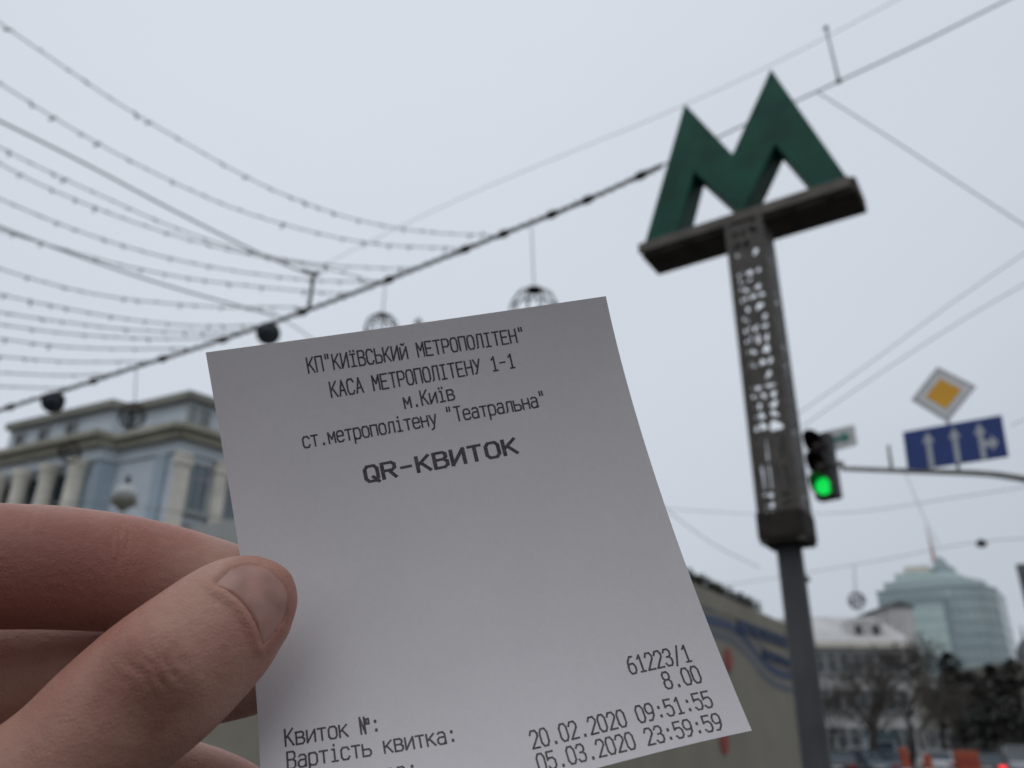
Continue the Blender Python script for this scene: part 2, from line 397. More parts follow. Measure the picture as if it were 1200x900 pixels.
# ------------------------------------------------------------------ metro entrance pavilion
ZP = 5.0
PC = at_z(549, 568, ZP); PC.z = 0
LR = 19.5; LF = 13.0
pv = thing('metro_pavilion', PC, 'low beige metro entrance pavilion with blue wave stripes behind the sign pole', 'building')
b = MB(); b.prism([PC, PC + SDIR * LR, PC + SDIR * LR - RDIR * LF, PC - RDIR * LF], Z * (ZP - .45)); b.build('wall', M['beige'], pv)
b = MB(); b.prism([PC + RDIR * .02 - SDIR * .25, PC + SDIR * (LR + .1) + RDIR * .02, PC + SDIR * (LR + .1) - RDIR * (LF + .2), PC - RDIR * (LF + .2) - SDIR * .25], Z * .44)
for v in b.v: v.z += ZP - .448
b.build('roof', M['beige'], pv)
b = MB(); b.obox(PC - SDIR * .29 - RDIR * (LF / 2) + Z * (ZP - .3), RDIR, SDIR, Z, LF / 2 + .15, .035, .30); b.build('fascia', M['fascia'], pv)
WN = RDIR
def wallpt(px, py, o=0.006): return at_plane(px, py, PC + RDIR * o, RDIR)
def band(pts, name, mt, half, o):
    b = MB(); top = []; bot = []
    P = [Vector(p) for p in pts]
    for i, p in enumerate(P):
        t = (P[min(i + 1, len(P) - 1)] - P[max(0, i - 1)]).normalized(); u = RDIR.cross(t).normalized()
        top.append(p + u * half); bot.append(p - u * half)
    vs = top + bot; n = len(P)
    b.add(vs, [(i, i + 1, n + i + 1, n + i) for i in range(n - 1)])
    b2 = MB(); b2.add([v for v in vs], b.f)
    return b2.build(name, mt, pv)
def crom(pts, k=8):
    P = [Vector(p) for p in pts]; out = []
    for i in range(len(P) - 1):
        a, b_, c, d = P[max(i - 1, 0)], P[i], P[i + 1], P[min(i + 2, len(P) - 1)]
        for j in range(k):
            t = j / k
            out.append(.5 * ((2 * b_) + (c - a) * t + (2 * a - 5 * b_ + 4 * c - d) * t * t + (3 * b_ - a - 3 * c + d) * t ** 3))
    out.append(P[-1]); return out
wave = [(770, 716), (815, 726), (842, 731), (862, 740), (880, 759), (897, 780), (914, 791), (938, 797)]
lift = lambda o, dy: crom([wallpt(x, y + dy, o) for x, y in wave])
band(lift(.010, -2), 'wave_stripe', M['stripe'], .13, .010)
band(lift(.008, 13), 'wave_stripe', M['stripe2'], .11, .008)
band(lift(.009, -17), 'wave_stripe', M['stripe2'], .08, .009)
# the two lines of blue sign lettering, too blurred in the photograph to be read: rows of raised strokes
def sign_row(x0, y0, x1, y1, h, n, seed):
    rnd = random.Random(seed); b = MB()
    A = wallpt(x0, y0); Bp = wallpt(x1, y1); d = (Bp - A); ln = d.length; d.normalize()
    x = 0
    while x < ln - .2:
        w = rnd.uniform(.20, .34)
        if rnd.random() < .16: x += .18; continue
        c = A + d * (x + w / 2) + RDIR * .03
        b.obox(c + Z * h * .38 * rnd.choice((1, 1, -1)), d, RDIR, Z, w / 2, .02, h * .12)
        b.obox(c - d * (w / 2 - .05), d, RDIR, Z, .05, .021, h / 2)
        if rnd.random() < .6: b.obox(c + d * (w / 2 - .05), d, RDIR, Z, .05, .022, h / 2)
        x += w + .07
    return b.build('sign_lettering', M['stripe'], pv)
sign_row(864, 733, 932, 757, .32, 12, 1)
sign_row(893, 765, 936, 783, .26, 9, 2)
for px, py, rr in ((853, 773, .27), (848, 868, .28)):
    c = wallpt(px, py); b = MB(); b.lathe(c, [(rr, 0), (rr, .03), (rr * .98, .035)], 28, axis=RDIR); b.build('round_emblem', M['red'], pv)
# grey base course, doors in the front
b = MB(); b.obox(PC + SDIR * LR / 2 + RDIR * .04 + Z * .35, SDIR, RDIR, Z, LR / 2, .04, .35); b.build('base_course', M['cornice'], pv)
for k in range(1):
    c = PC - RDIR * (1.5 + k * 2.6) - SDIR * .03
    dd = MB(); dd.obox(c + Z * 1.15, RDIR, SDIR, Z, .95, .04, 1.15); do = dd.build('door', M['frame'], pv, bevel=.01)
    for sx in (-1, 1):
        gg = MB(); gg.obox(c - SDIR * .045 + RDIR * (sx * .45) + Z * 1.25, RDIR, SDIR, Z, .36, .012, .9); gg.build('pane', M['dglass'], do)
# shrubs growing along the roof edge
def leaf_clump(b, c, r_, n, size, rnd, flat=1.0):
    for _ in range(n):
        while True:
            v = Vector((rnd.uniform(-1, 1), rnd.uniform(-1, 1), rnd.uniform(-1, 1)))
            if v.length < 1: break
        p = c + Vector((v.x * r_, v.y * r_, v.z * r_ * flat))
        a = Vector((rnd.gauss(0, 1), rnd.gauss(0, 1), rnd.gauss(0, 1))).normalized(); t = a.orthogonal().normalized() * size * rnd.uniform(.5, 1.2); u = a.cross(t) * .6
        b.poly([p - t, p + u, p + t, p - u])
rnd = random.Random(4)
for i, (px, py) in enumerate(((800, 676), (811, 683), (825, 690), (838, 697), (862, 703), (872, 708))):
    c = at_plane(px, py, PC - RDIR * .6, RDIR); h = .5 if i not in (3,) else .3
    sh = thing('roof_shrub', Vector((c.x, c.y, ZP)), 'dark scrubby shrub on the edge of the pavilion roof', 'shrub', 'shrubs along the pavilion roof')
    b = MB(); leaf_clump(b, Vector((c.x, c.y, ZP + .22)), .50, 420, .07, rnd, .7); b.build('foliage', M['leaf'], sh)
    b = MB()
    for _ in range(6):
        b.tube([(c.x, c.y, ZP - .05), (c.x + rnd.uniform(-.2, .2), c.y + rnd.uniform(-.2, .2), ZP + .3)], [.02, .008], 5)
    b.build('stem', M['bark'], sh)

# ------------------------------------------------------------------ metro M sign
HB = 4.75
BLp = at_z(754, 288.5, HB); BRp = at_z(995, 211, HB)
MDIR = (BRp - BLp).normalized(); MN = Vector((MDIR.y, -MDIR.x, 0)); MN = -MN if MN.y > 0 else MN
outline = [(754, 288.5), (802, 121), (858, 180), (903, 80), (995, 211), (955, 224), (908, 169), (869, 252), (813, 201), (793, 276)]
op = [at_plane(x, y, BLp, MN) for x, y in outline]
for i in (0, 4, 5, 7, 9): op[i].z = HB
zt = (op[1].z + op[3].z) / 2
base = (BLp + BRp) / 2
pole_xy = at_z(879, 283, HB - .25)
ms = thing('metro_sign', Vector((pole_xy.x, pole_xy.y, 0)), 'tall metro sign with a green letter M on a dark post', 'sign')
MT = 0.20
mo = MB().prism(op, -MN * MT).build('letter', M['green'], ms, bevel=.008)
# beam the letter stands on: channel with a front lip and plates
L_ = (BRp - BLp).length
bc = base + Z * (-.06) - MN * (MT / 2)
b = MB(); b.obox(bc + MDIR * .02, MDIR, MN, Z, L_ / 2 + .022, MT / 2 + .04, .055); bm_ = b.build('beam', M['beam'], ms, bevel=.012)
b = MB(); b.obox(bc + Z * .01 + MN * (MT / 2 + .053), MDIR, MN, Z, L_ / 2 + .012, .013, .035); b.build('lip', M['lip'], bm_)
for k in range(6):
    b = MB(); b.lathe(bc + MDIR * (-L_ / 2 + .12 + k * (L_ - .24) / 5) + MN * (MT / 2 + .038) - Z * .035, [(.018, 0), (.018, .02), (.01, .026)], 8, axis=MN); b.build('bolt', M['iron'], bm_)
# casing: four corner angles, side plates and an openwork ornamental front
cz1 = HB - .15; 
pxy = Vector((pole_xy.x, pole_xy.y, 0))
r_ = ray(921, 640); tt = math.hypot(pxy.x, pxy.y) / math.hypot(r_.x, r_.y); cz0 = CAM.z + r_.z * tt
cz0 = max(cz0, 2.0)
half = .118
cas = MB()
for sx in (-1, 1):
    for sy in (-1, 1):
        aw = .018 if sy > 0 else .007
        cas.obox(pxy + MDIR * (sx * (half - aw)) + MN * (sy * (half - aw)) + Z * ((cz0 + cz1) / 2), MDIR, MN, Z, aw, aw, (cz1 - cz0) / 2)
casing = cas.build('casing', M['lattice'], ms, bevel=.004)
def openwork(d, n, seed):
    """cast plate in the plane of d and Z facing n, pierced by irregular ornamental holes"""
    rnd = random.Random(seed); b = MB(); W = half - .037; th = .007; c0_ = pxy + n * (half - .012)
    def cell(x0, x1, z0_, z1_, hole):
        q = lambda x, z: c0_ + d * x + Z * z
        if not hole:
            b.obox(q((x0 + x1) / 2, (z0_ + z1_) / 2), d, n, Z, (x1 - x0) / 2, th / 2, (z1_ - z0_) / 2); return
        cx = (x0 + x1) / 2; cz = (z0_ + z1_) / 2; hx, hz = (x1 - x0) / 2, (z1_ - z0_) / 2
        ang = [math.pi * 2 * k / 16 for k in range(16)]
        outer = []; inner = []
        sk_ = rnd.uniform(-.5, .5); ox, oz = rnd.uniform(-.12, .12), rnd.uniform(-.12, .12)
        for w in ang:
            c_, s_ = math.cos(w), math.sin(w); mx_ = max(abs(c_), abs(s_)); outer.append((cx + hx * c_ / mx_, cz + hz * s_ / mx_))
            r1 = 1 + .22 * math.sin(3 * w + seed + row) + .12 * math.sin(2 * w + row * 2)
            ix, iz = hole[0] * r1 * c_, hole[1] * r1 * s_
            ix += sk_ * iz
            inner.append((cx + hx * max(-.96, min(.96, ix + ox)), cz + hz * max(-.96, min(.96, iz + oz))))
        vs = [q(*p) + n * (th / 2) for p in outer + inner] + [q(*p) - n * (th / 2) for p in outer + inner]; fs = []
        for k in range(16):
            j = (k + 1) % 16
            fs += [(k, j, 16 + j, 16 + k), (32 + k, 48 + k, 48 + j, 32 + j), (16 + k, 16 + j, 48 + j, 48 + k), (k, 32 + k, 32 + j, j)]
        b.add(vs, fs)
    z = cz0 + .175; ztop = cz1 - .02; row = 0
    while z < ztop - .02:
        f_ = (z - cz0) / (cz1 - cz0)
        if f_ < .13: hh, ncol = .055, 2
        elif f_ < .28: hh, ncol = .16, 4
        else: hh, ncol = rnd.uniform(.048, .09), rnd.choice((2, 3, 3))
        hh = min(hh, ztop - z)
        jit = rnd.uniform(-.012, .012) if ncol == 3 else 0
        xs = [-W + 2 * W * k / ncol + (jit if 0 < k < ncol else 0) for k in range(ncol + 1)]
        for k in range(ncol):
            if f_ < .13: ho_ = (.6, .5)
            elif f_ < .28: ho_ = None if k in (0, 2) and row % 2 else (.30 + .14 * (k == 3), .86)
            else: ho_ = None if rnd.random() < .20 else (rnd.uniform(.34, .80), rnd.uniform(.34, .80))
            cell(xs[k], xs[k + 1], z, z + hh - .0005, ho_)
        z += hh; row += 1
    return b.build('openwork_panel', M['lattice'], casing)
openwork(MDIR, MN, 5); openwork(MN, MDIR, 6)
b = MB(); b.obox(pxy - MN * .03 + Z * (cz0 + (cz1 - cz0) * .18), MDIR, MN, Z, .05, .03, (cz1 - cz0) * .13); b.build('inner_core', M['galv'], casing)
b = MB(); b.obox(pxy + Z * (cz0 + .095), MDIR, MN, Z, half + .008, half + .008, .075); b.obox(pxy + Z * (cz0 + .012), MDIR, MN, Z, half + .0, half + .0, .012); b.build('collar', M['iron'], ms, bevel=.012)
b = MB(); b.lathe(pxy, [(.16, 0), (.16, .03), (.085, .05), (.072, .2), (.066, cz0 + .02)], 24); b.build('pole', M['steel'], ms, smooth=False)
for p_ in bpy.data.objects['pole'].data.polygons: p_.use_smooth = len(p_.vertices) == 4

# ------------------------------------------------------------------ traffic light, mast and road signs
YT = 10.2
def T(px, py, dy=0): return at_y(px, py, YT + dy)
FACE = Vector((-.70, -.71, 0)).normalized(); SIDE = Vector((-FACE.y, FACE.x, 0))   # faces the traffic, SIDE points right
arm_pts = crom([T(986, 549, -.02), T(1040, 551), T(1100, 553), T(1145, 554.5), T(1180, 558), T(1215, 566), T(1260, 590), T(1300, 640)], 5)
basem = arm_pts[-1] + Vector((.35, 0, 0)); basem.z = 0
ma = thing('signal_mast', basem, 'grey curved mast arm reaching over the road with the traffic light', 'pole')
b = MB(); b.tube(arm_pts + [Vector((basem.x, basem.y, arm_pts[-1].z - .7))], [.030 + .022 * i / len(arm_pts) for i in range(len(arm_pts) + 1)], 12); b.build('arm', M['galv'], ma, smooth=True)
b = MB(); b.lathe(basem, [(.17, 0), (.17, .04), (.11, .06), (.095, arm_pts[-1].z - .62), (.06, arm_pts[-1].z - .55)], 16); b.build('upright', M['galv'], ma)
b = MB(); b.tube([T(1045, 551), T(1041, 522)], .022, 8); b.build('stub_tube', M['galv'], ma, smooth=True)
# traffic light: three visored lenses, the lowest lit green
tl = thing('traffic_light', T(968, 548), 'black three lamp traffic light showing green at the end of the arm', 'traffic light')
hc = T(966, 547); hh = .44
b = MB(); b.obox(hc, SIDE, FACE, Z, .15, .10, hh); ho = b.build('housing', M['black'], tl, bevel=.03)
b = MB(); b.obox(hc - FACE * .02 + SIDE * .19, SIDE, FACE, Z, .05, .03, .03); b.build('bracket', M['galv'], tl)
cols = [mat('lens_red_off', (.03, .008, .008), .3), mat('lens_amber_off', (.03, .02, .006), .3), emit('lens_green_lit', (.004, .85, .10), .85)]
for k in range(3):
    zc = hc + Z * (hh - .155 - k * .285)
    b = MB(); b.lathe(zc + FACE * .085, [(.112, 0), (.112, .022), (.09, .04), (.04, .052), (.002, .054)], 24, axis=FACE); b.build('lens', cols[k], tl, smooth=True)
    v = MB(); n_ = 18; inner = []; outer = []
    for i in range(n_ + 1):
        w = math.radians(-35 + 250 * i / n_)
        d_ = SIDE * math.cos(w) + Z * math.sin(w)
        dep = .12 + .17 * max(0, math.sin(w))
        for rr, lst in ((.122, inner), (.13, outer)):
            lst.append(zc + FACE * .08 + d_ * rr); lst.append(zc + FACE * (.08 + dep) + d_ * (rr + .004))
    vs = inner + outer; m_ = len(inner); fs = []
    for i in range(n_):
        a = 2 * i
        fs += [(a, a + 1, a + 3, a + 2), (m_ + a, m_ + a + 2, m_ + a + 3, m_ + a + 1), (a + 1, m_ + a + 1, m_ + a + 3, a + 3)]
    v.add(vs, fs); v.build('visor', M['black'], tl)
# sheets with thickness
def plate(name, root, pts, n, th, mt, parent=None, bevel=.004):
    return MB().prism(pts, -n * th).build(name, mt, parent or root, bevel=bevel)
def rot_rect(px, py, pts2d, n_pl, p0):
    return [at_plane(px + x, py + y, p0, n_pl) for x, y in pts2d]
SN = Vector((-.10, -.99, -.06)).normalized()
# green arrow plate beside the light
p0 = T(990, 513, .12)
gp = thing('green_arrow_plate', p0, 'small white plate with a green arrow beside the traffic light', 'sign')
pts = [at_plane(x, y, p0, SN) for x, y in ((968, 505), (1001, 497.5), (1005, 521), (972, 530))]
plate('panel', gp, pts, SN, .02, M['signback'])
q0 = p0 + SN * .004
ar = [(976, 513), (988, 510), (987, 506), (997, 511.5), (989.5, 519.5), (989, 516), (977, 519)]
MB().prism([at_plane(x, y, q0, SN) for x, y in ar], -SN * .003).build('arrow', M['teal'], gp)
b = MB(); pa = at_plane(973, 519, p0 - SN * .02, SN); b.tube([pa - SIDE * .02, pa - SIDE * .1 - Z * .1], .015, 6); b.build('bracket', M['galv'], gp)
# priority road sign: white diamond with yellow centre
p0 = T(1106, 462, -.05)
ps = thing('priority_road_sign', p0, 'white diamond road sign with a yellow centre above the blue lane sign', 'sign')
dia = [(1098.5, 429), (1145, 452.5), (1111, 494.5), (1067.5, 468)]
def inset(poly, k):
    cx = sum(p[0] for p in poly) / len(poly); cy = sum(p[1] for p in poly) / len(poly)
    return [(cx + (x - cx) * k, cy + (y - cy) * k) for x, y in poly]
plate('panel', ps, [at_plane(x, y, p0, SN) for x, y in dia], SN, .025, M['signwhite'], bevel=.01)
for k0, k1, z_, mt_, nm in ((.90, .87, .003, 'black', 'border'),):
    o_ = [at_plane(x, y, p0 + SN * z_, SN) for x, y in inset(dia, k0)]; i_ = [at_plane(x, y, p0 + SN * z_, SN) for x, y in inset(dia, k1)]
    bb_ = MB(); bb_.add(o_ + i_, [(j, (j + 1) % 4, 4 + (j + 1) % 4, 4 + j) for j in range(4)]); bb_.build(nm, M['wire'], ps)
MB().prism([at_plane(x, y, p0 + SN * .006, SN) for x, y in inset(dia, .54)], -SN * .003).build('centre', M['yellow'], ps)
b = MB(); b.tube([at_plane(1110, 490, p0 - SN * .03, SN), at_plane(1124, 553, p0 - SN * .03, SN)], .02, 8); b.build('post', M['galv'], ps, smooth=True)
# lane direction sign
p0 = T(1122, 520, -.11)
ls = thing('lane_direction_sign', p0, 'wide blue lane sign with three white arrows on the mast arm', 'sign')
rect = [(1058.5, 506), (1174, 486), (1182.5, 535), (1064.5, 552.5)]
plate('panel', ls, [at_plane(x, y, p0, SN) for x, y in rect], SN, .03, M['blue'], bevel=.008)
def lanemap(u, v, o):
    a, b_, c, d = [Vector((x, y)) for x, y in rect]
    p = (a * (1 - u) + b_ * u) * (1 - v) + (d * (1 - u) + c * u) * v
    return at_plane(p.x, p.y, p0 + SN * o, SN)
def sarrow(u, turn):
    b = MB(); w = .026; hw = .062; o = .004
    b.prism([lanemap(x, y, o) for x, y in ((u - w, .97), (u - w, .36), (u + w, .36), (u + w, .97))], -SN * .003)
    b.prism([lanemap(x, y, o) for x, y in ((u - hw, .365), (u, .10), (u + hw, .365))], -SN * .003)
    if turn:
        b.prism([lanemap(x, y, o) for x, y in ((u + w, .70), (u + w, .54), (u + .10, .54), (u + .10, .70))], -SN * .003)
        b.prism([lanemap(x, y, o) for x, y in ((u + .10, .42), (u + .165, .62), (u + .10, .82))], -SN * .003)
    return b.build('arrow', M['arrow'], ls)
sarrow(.235, False); sarrow(.50, False); sarrow(.755, True)
b = MB()
for v0 in (.13, .87): b.tube([lanemap(.05, v0, -.045), lanemap(.95, v0, -.045)], .014, 6)
b.build('rail', M['galv'], ls)

# ------------------------------------------------------------------ overhead cables
def cable_y(px):       # the main garland cable runs across the street, receding to the left
    return 10.5 + (770 - px) * .0062
MAIN = [(-60, 503), (0, 481), (80, 456), (160, 430), (240, 405), (320, 378), (400, 349), (480, 318), (560, 286), (640, 254), (700, 229), (776, 194)]
mp_ = [at_y(x, y, cable_y(x)) for x, y in MAIN]; mp_.insert(0, mp_[0] + (mp_[0] - mp_[1]).normalized() * 9)
mainp = crom(mp_, 6)
mc = thing('garland_cable', mainp[0], 'thick dark garland cable sloping across the street up to the M sign', 'cable')
b = MB(); b.tube(mainp, .030, 8); b.build('core', M['cable'], mc, smooth=True)
hel = []; acc = 0
dense = crom(mainp, 10)
for i, p in enumerate(dense):
    w = i * .75; hel.append(p + Z * (.042 * math.cos(w)) + Y * (.042 * math.sin(w)))
b = MB(); b.tube(hel, .013, 5); b.build('wrapping', M['cable'], mc, smooth=True)
rnd = random.Random(8)
def on_main(px):
    best = min(dense, key=lambda p: abs(proj(p)[0] - px)); return best
for px in (12, 110, 190, 262, 355, 456, 545, 590, 647, 688, 752):
    p = on_main(px); q = on_main(px + 9); d_ = (q - p).normalized()
    b = MB(); b.tube([p - d_ * .11, p - d_ * .06, p, p + d_ * .06, p + d_ * .11], [.035, .062, .07, .06, .035], 8); b.build('clamp', M['cable'], mc, smooth=True)
b = MB()
for i in range(260):
    p = rnd.choice(dense); d_ = Vector((rnd.gauss(0, 1), rnd.gauss(0, 1), rnd.gauss(0, 1))).normalized() * rnd.uniform(.05, .085); b.tube([p, p + d_], .006, 4)
b.build('tinsel', M['cable'], mc)['kind'] = 'stuff'

def wire(name, pts, rad, label, mt='wire', cat='wire', group=None, n=6):
    q_ = [at_y(x, y, yy) for x, y, yy in pts]
    if pts[0][0] <= -60 or pts[0][0] >= 1240: q_.insert(0, q_[0] + (q_[0] - q_[1]).normalized() * 9)      # runs on beyond the frame
    if pts[-1][0] >= 1200 or pts[-1][1] < -5: q_.append(q_[-1] + (q_[-1] - q_[-2]).normalized() * 9)
    P = crom(q_, 8)
    o = MB().tube(P, rad, n).build(name, M[mt], None, smooth=True)
    return tag(o, label, cat, group), P
wire('suspension_wire', [(776, 194, 10.5), (860, 152, 9.8), (960, 106, 9.2), (1080, 50, 8.6), (1200, -10, 8)], .013, 'grey suspension wire rising from the M sign to the upper right corner')
wire('suspension_wire', [(380, 310, 16), (510, 246, 14.5), (640, 190, 13), (770, 137, 12), (900, 78, 11), (1060, -5, 10), (1120, -40, 9.6)], .006, 'thin pale wire crossing the top of the sky above the letter M')
wire('suspension_wire', [(958, 108, 9.2), (1040, 160, 9.4), (1120, 212, 9.7), (1240, 290, 10)], .009, 'thin wire falling from the suspension wire to the right edge')
p, q = at_y(968, 33, 9.6), at_y(983, 95, 9.1)
il = thing('wire_link', p, 'short dangling link between the two upper wires right of the M', 'insulator')
MB().tube([p, q], .016, 8).build('rod', M['wire'], il, smooth=True)
b = MB(); b.ball(p, .04, 8); b.ball(q, .042, 8); b.build('end_cap', M['wire'], il, smooth=True)
W_ = [([(1240, 270, 22), (1120, 352, 24), (1020, 425, 26), (925, 492, 28)], 'faint trolley wire descending from the right edge, the upper of two'),
      ([(1240, 310, 22), (1120, 380, 24), (1020, 445, 26), (940, 500, 28)], 'faint trolley wire descending from the right edge, the lower of two'),
      ([(1240, 565, 30), (1120, 583, 32), (1000, 600, 35), (880, 602, 38), (780, 596, 40)], 'faint wire passing just under the traffic light'),
      ([(1240, 480, 30), (1200, 492, 30), (1184, 500, 31)], 'faint wire leaving the right edge by the blue lane sign'),
      ([(1240, 628, 34), (1140, 636, 36), (1040, 655, 38), (940, 672, 42), (860, 684, 44), (790, 690, 46)], 'faint wire above the glass tower carrying two small lamps'),
      ([(770, 588, 30), (800, 612, 30), (840, 640, 31), (890, 665, 32)], 'faint wire dropping from the ticket edge behind the post'),
      ([(1060, 552, 36), (1080, 600, 38), (1100, 640, 40)], 'faint wire falling behind the mast arm towards the glass tower'),
      ([(-60, 590, 30), (40, 588, 30), (140, 592, 31), (300, 612, 33)], 'faint wire crossing the front of the blue grey building')]
for pts, lb in W_: wire('trolley_wire', pts, .014, lb, 'wire', 'wire')
wire('trolley_wire', [(320, 366, 15.5), (370, 400, 17), (430, 445, 19), (480, 480, 20)], .012, 'thin wire running down from the cable behind the ticket')

# light strings
STR = [
 [(-80, -30), (0, 27), (70, 75), (140, 122), (213, 165), (290, 208), (350, 235), (420, 258), (500, 272), (578, 276)],
 [(-80, 50), (0, 98), (70, 142), (150, 187), (235, 228), (300, 253), (380, 275), (450, 287), (538, 291)],
 [(-80, 135), (0, 173), (50, 198), (120, 230), (200, 265), (280, 292), (360, 308), (440, 314), (488, 314)],
 [(-80, 150), (0, 192), (60, 222), (150, 258), (230, 283), (300, 300), (380, 314), (440, 331)],
 [(-80, 195), (0, 233), (90, 270), (180, 298), (260, 315), (340, 326), (400, 330), (447, 330)],
 [(-80, 245), (0, 270), (60, 288), (140, 310), (220, 326), (300, 336), (380, 343), (410, 344)],
 [(-80, 288), (0, 315), (80, 338), (160, 352), (260, 360), (330, 360), (366, 362)],
 [(-80, 325), (0, 345), (70, 360), (150, 374), (230, 382), (310, 381)],
 [(-80, 350), (0, 366), (80, 378), (160, 387), (250, 390), (290, 388)],
 [(-80, 360), (0, 380), (90, 392), (180, 397), (262, 396)],
 [(-80, 388), (0, 397), (70, 406), (150, 409), (220, 408)],
 [(-80, 412), (0, 418), (80, 424), (150, 424), (178, 424)],
 [(-80, 432), (0, 437), (70, 440), (128, 439)],
 [(-80, 452), (0, 453), (60, 455), (84, 454)],
]
blab = ['highest light string sweeping down from the top left of the sky', 'second light string down from the top of the sky',
        'light string next below the upper plain support wire', 'light string fourth from the top, meeting the cable above the first ornament',
        'light string fifth from the top, in the middle of the fan', 'light string just above the lower plain support wire',
        'light string crossing just under the lower plain support wire', 'eighth light string from the top, in the lower fan',
        'ninth light string from the top, close above its pale neighbour', 'tenth light string from the top, sagging near the dark floodlight',
        'eleventh light string, third pair above the cable at left edge', 'twelfth light string, third from the bottom of the fan',
        'second lowest light string of the fan, above the left floodlight', 'lowest light string of the fan, just above the thick cable']
bulb_me = None
for i, pts in enumerate(STR):
    xe = pts[-1][0]
    P = []
    for x, y in pts:
        f_ = (xe - x) / (xe + 80)
        P.append(at_y(x, y, cable_y(xe) * (1 - f_) + (7.5 + i * .45) * f_))
    P.insert(0, P[0] + (P[0] - P[1]).normalized() * 6)
    D = crom(P, 12)
    root = thing('light_string', P[-1], blab[i], 'light string', 'festoon light strings over the street')
    MB().tube(D, .0095 + .0004 * i, 5).build('wire', M['twine'], root, smooth=True)
    step = .27; acc = 0; nb = 0
    for k in range(len(D) - 1):
        acc += (D[k + 1] - D[k]).length
        if acc > step and nb < 95:
            acc = random.uniform(-.10, .10); nb += 1
            if bulb_me is None:
                bm_ = MB(); bm_.lathe((0, 0, 0), [(.006, .03), (.014, .02), (.014, -.01), (.017, -.03), (.024, -.055), (.02, -.078), (.004, -.09)], 8)
                o = bm_.build('bulb', M['bulb'], None, smooth=True); bulb_me = o.data
            else:
                o = bpy.data.objects.new('bulb', bulb_me); COL.objects.link(o)
            o.parent = root; o.location = D[k] - root.location + Z * .01
            o.rotation_euler = (random.uniform(-1.2, 1.2), random.uniform(-1.2, 1.2), 0); s_ = random.uniform(.65, 1.0); o.scale = (s_, s_, s_)
wire('support_wire', [(-80, 104, 8), (0, 142, 9), (100, 192, 10), (200, 245, 11), (300, 295, 12), (356, 319, 13)], .018, 'upper plain support wire among the light strings, ending at the bracket', 'wire', 'wire')
wire('support_wire', [(-80, 235, 10), (0, 266, 11), (100, 303, 12), (200, 336, 13), (322, 370, 13.3)], .018, 'lower plain support wire among the light strings, ending near the floodlight', 'wire', 'wire')
# bracket standing on the cable
p = on_main(362); q = at_y(368, 321, 13); 
br = thing('cable_bracket', p, 'short dark bracket standing on the cable under the support wire', 'bracket')
MB().tube([p, q], .035, 8).build('rod', M['cable'], br, smooth=True)
b = MB(); b.tube([at_y(354, 317, 13), q, at_y(375, 320, 13)], .04, 8); b.build('cross_piece', M['cable'], br, smooth=True)
# dark floodlights clamped under the cable
for px, lb in ((316, 'dark floodlight under the cable just left of the ticket corner'), (66, 'dark floodlight under the cable over the blue grey building')):
    p = on_main(px); fl = thing('floodlight', p, lb, 'floodlight', 'floodlights hung on the cable')
    c = p - Z * .17; d_ = Vector((.25, -.75, -.6)).normalized()
    b = MB(); b.lathe(c + d_ * .12, [(.20, .04), (.215, .02), (.20, -.02), (.19, -.12), (.15, -.20), (.07, -.24)], 20, axis=d_); b.build('body', M['iron'], fl, smooth=True)
    b = MB(); b.lathe(c + d_ * .15, [(.17, 0), (.17, .012), (.01, .016)], 20, axis=d_); b.build('lens', M['dglass'], fl, smooth=True)
    b = MB(); b.tube([p + Z * .03, p - Z * .06 + X * .15, c + X * .2], .018, 6); b.tube([p + Z * .03, p - Z * .06 - X * .15, c - X * .2], .018, 6); b.build('yoke', M['iron'], fl)
# wire ball ornaments hanging from the cables
def ornament(top, ctr, rad, label, wr=.012, mt='iron'):
    o = thing('ball_ornament', top, label, 'ornament', 'hanging wire ball ornaments')
    MB().tube([top, ctr + Z * rad], wr * .8, 6).build('hanger', M['wire'], o, smooth=True)
    b = MB(); n_ = 5
    for k in range(n_):
        a = math.pi * k / n_; d_ = X * math.cos(a) + Y * math.sin(a)
        loop = [ctr + d_ * (rad * math.sin(w)) + Z * (rad * math.cos(w)) for w in [2 * math.pi * j / 28 for j in range(29)]]
        b.tube(loop, wr, 6, cap=False)
    loop = [ctr + X * (rad * math.cos(w)) + Y * (rad * math.sin(w)) for w in [2 * math.pi * j / 28 for j in range(29)]]
    b.tube(loop, wr, 6, cap=False); b.build('cage', M[mt], o, smooth=True)
    b = MB(); b.lathe(ctr + Z * rad, [(rad * .34, -.06 * rad), (rad * .30, .0), (rad * .1, .08 * rad), (.01, .16 * rad)], 14); b.build('cap', M[mt], o, smooth=True)
    b = MB(); b.lathe(ctr - Z * rad, [(.01, -.1 * rad), (rad * .28, 0), (rad * .3, .05 * rad)], 14); b.build('foot', M[mt], o, smooth=True)
yy = cable_y(622); ornament(on_main(622), at_y(626, 364, yy), .385, 'larger wire ball ornament rising above the top right of the ticket')
yy = cable_y(452); ornament(on_main(452), at_y(447, 386, yy), .285, 'smaller wire ball ornament peeking over the ticket, left of the larger')
yy = cable_y(158); ornament(on_main(160), at_y(155, 487, yy), .24, 'wire ball ornament hanging in front of the blue grey building')
ornament(at_y(1001, 663, 39), at_y(1004, 704, 39), .38, 'small distant wire ball ornament hanging beside the glass tower', .025)
b = on_main(70); yy = cable_y(70); ornament(b - Z * .4, at_y(75, 560, yy) + Z * .5, .20, 'dangling wire ball ornament below the left floodlight', .010)
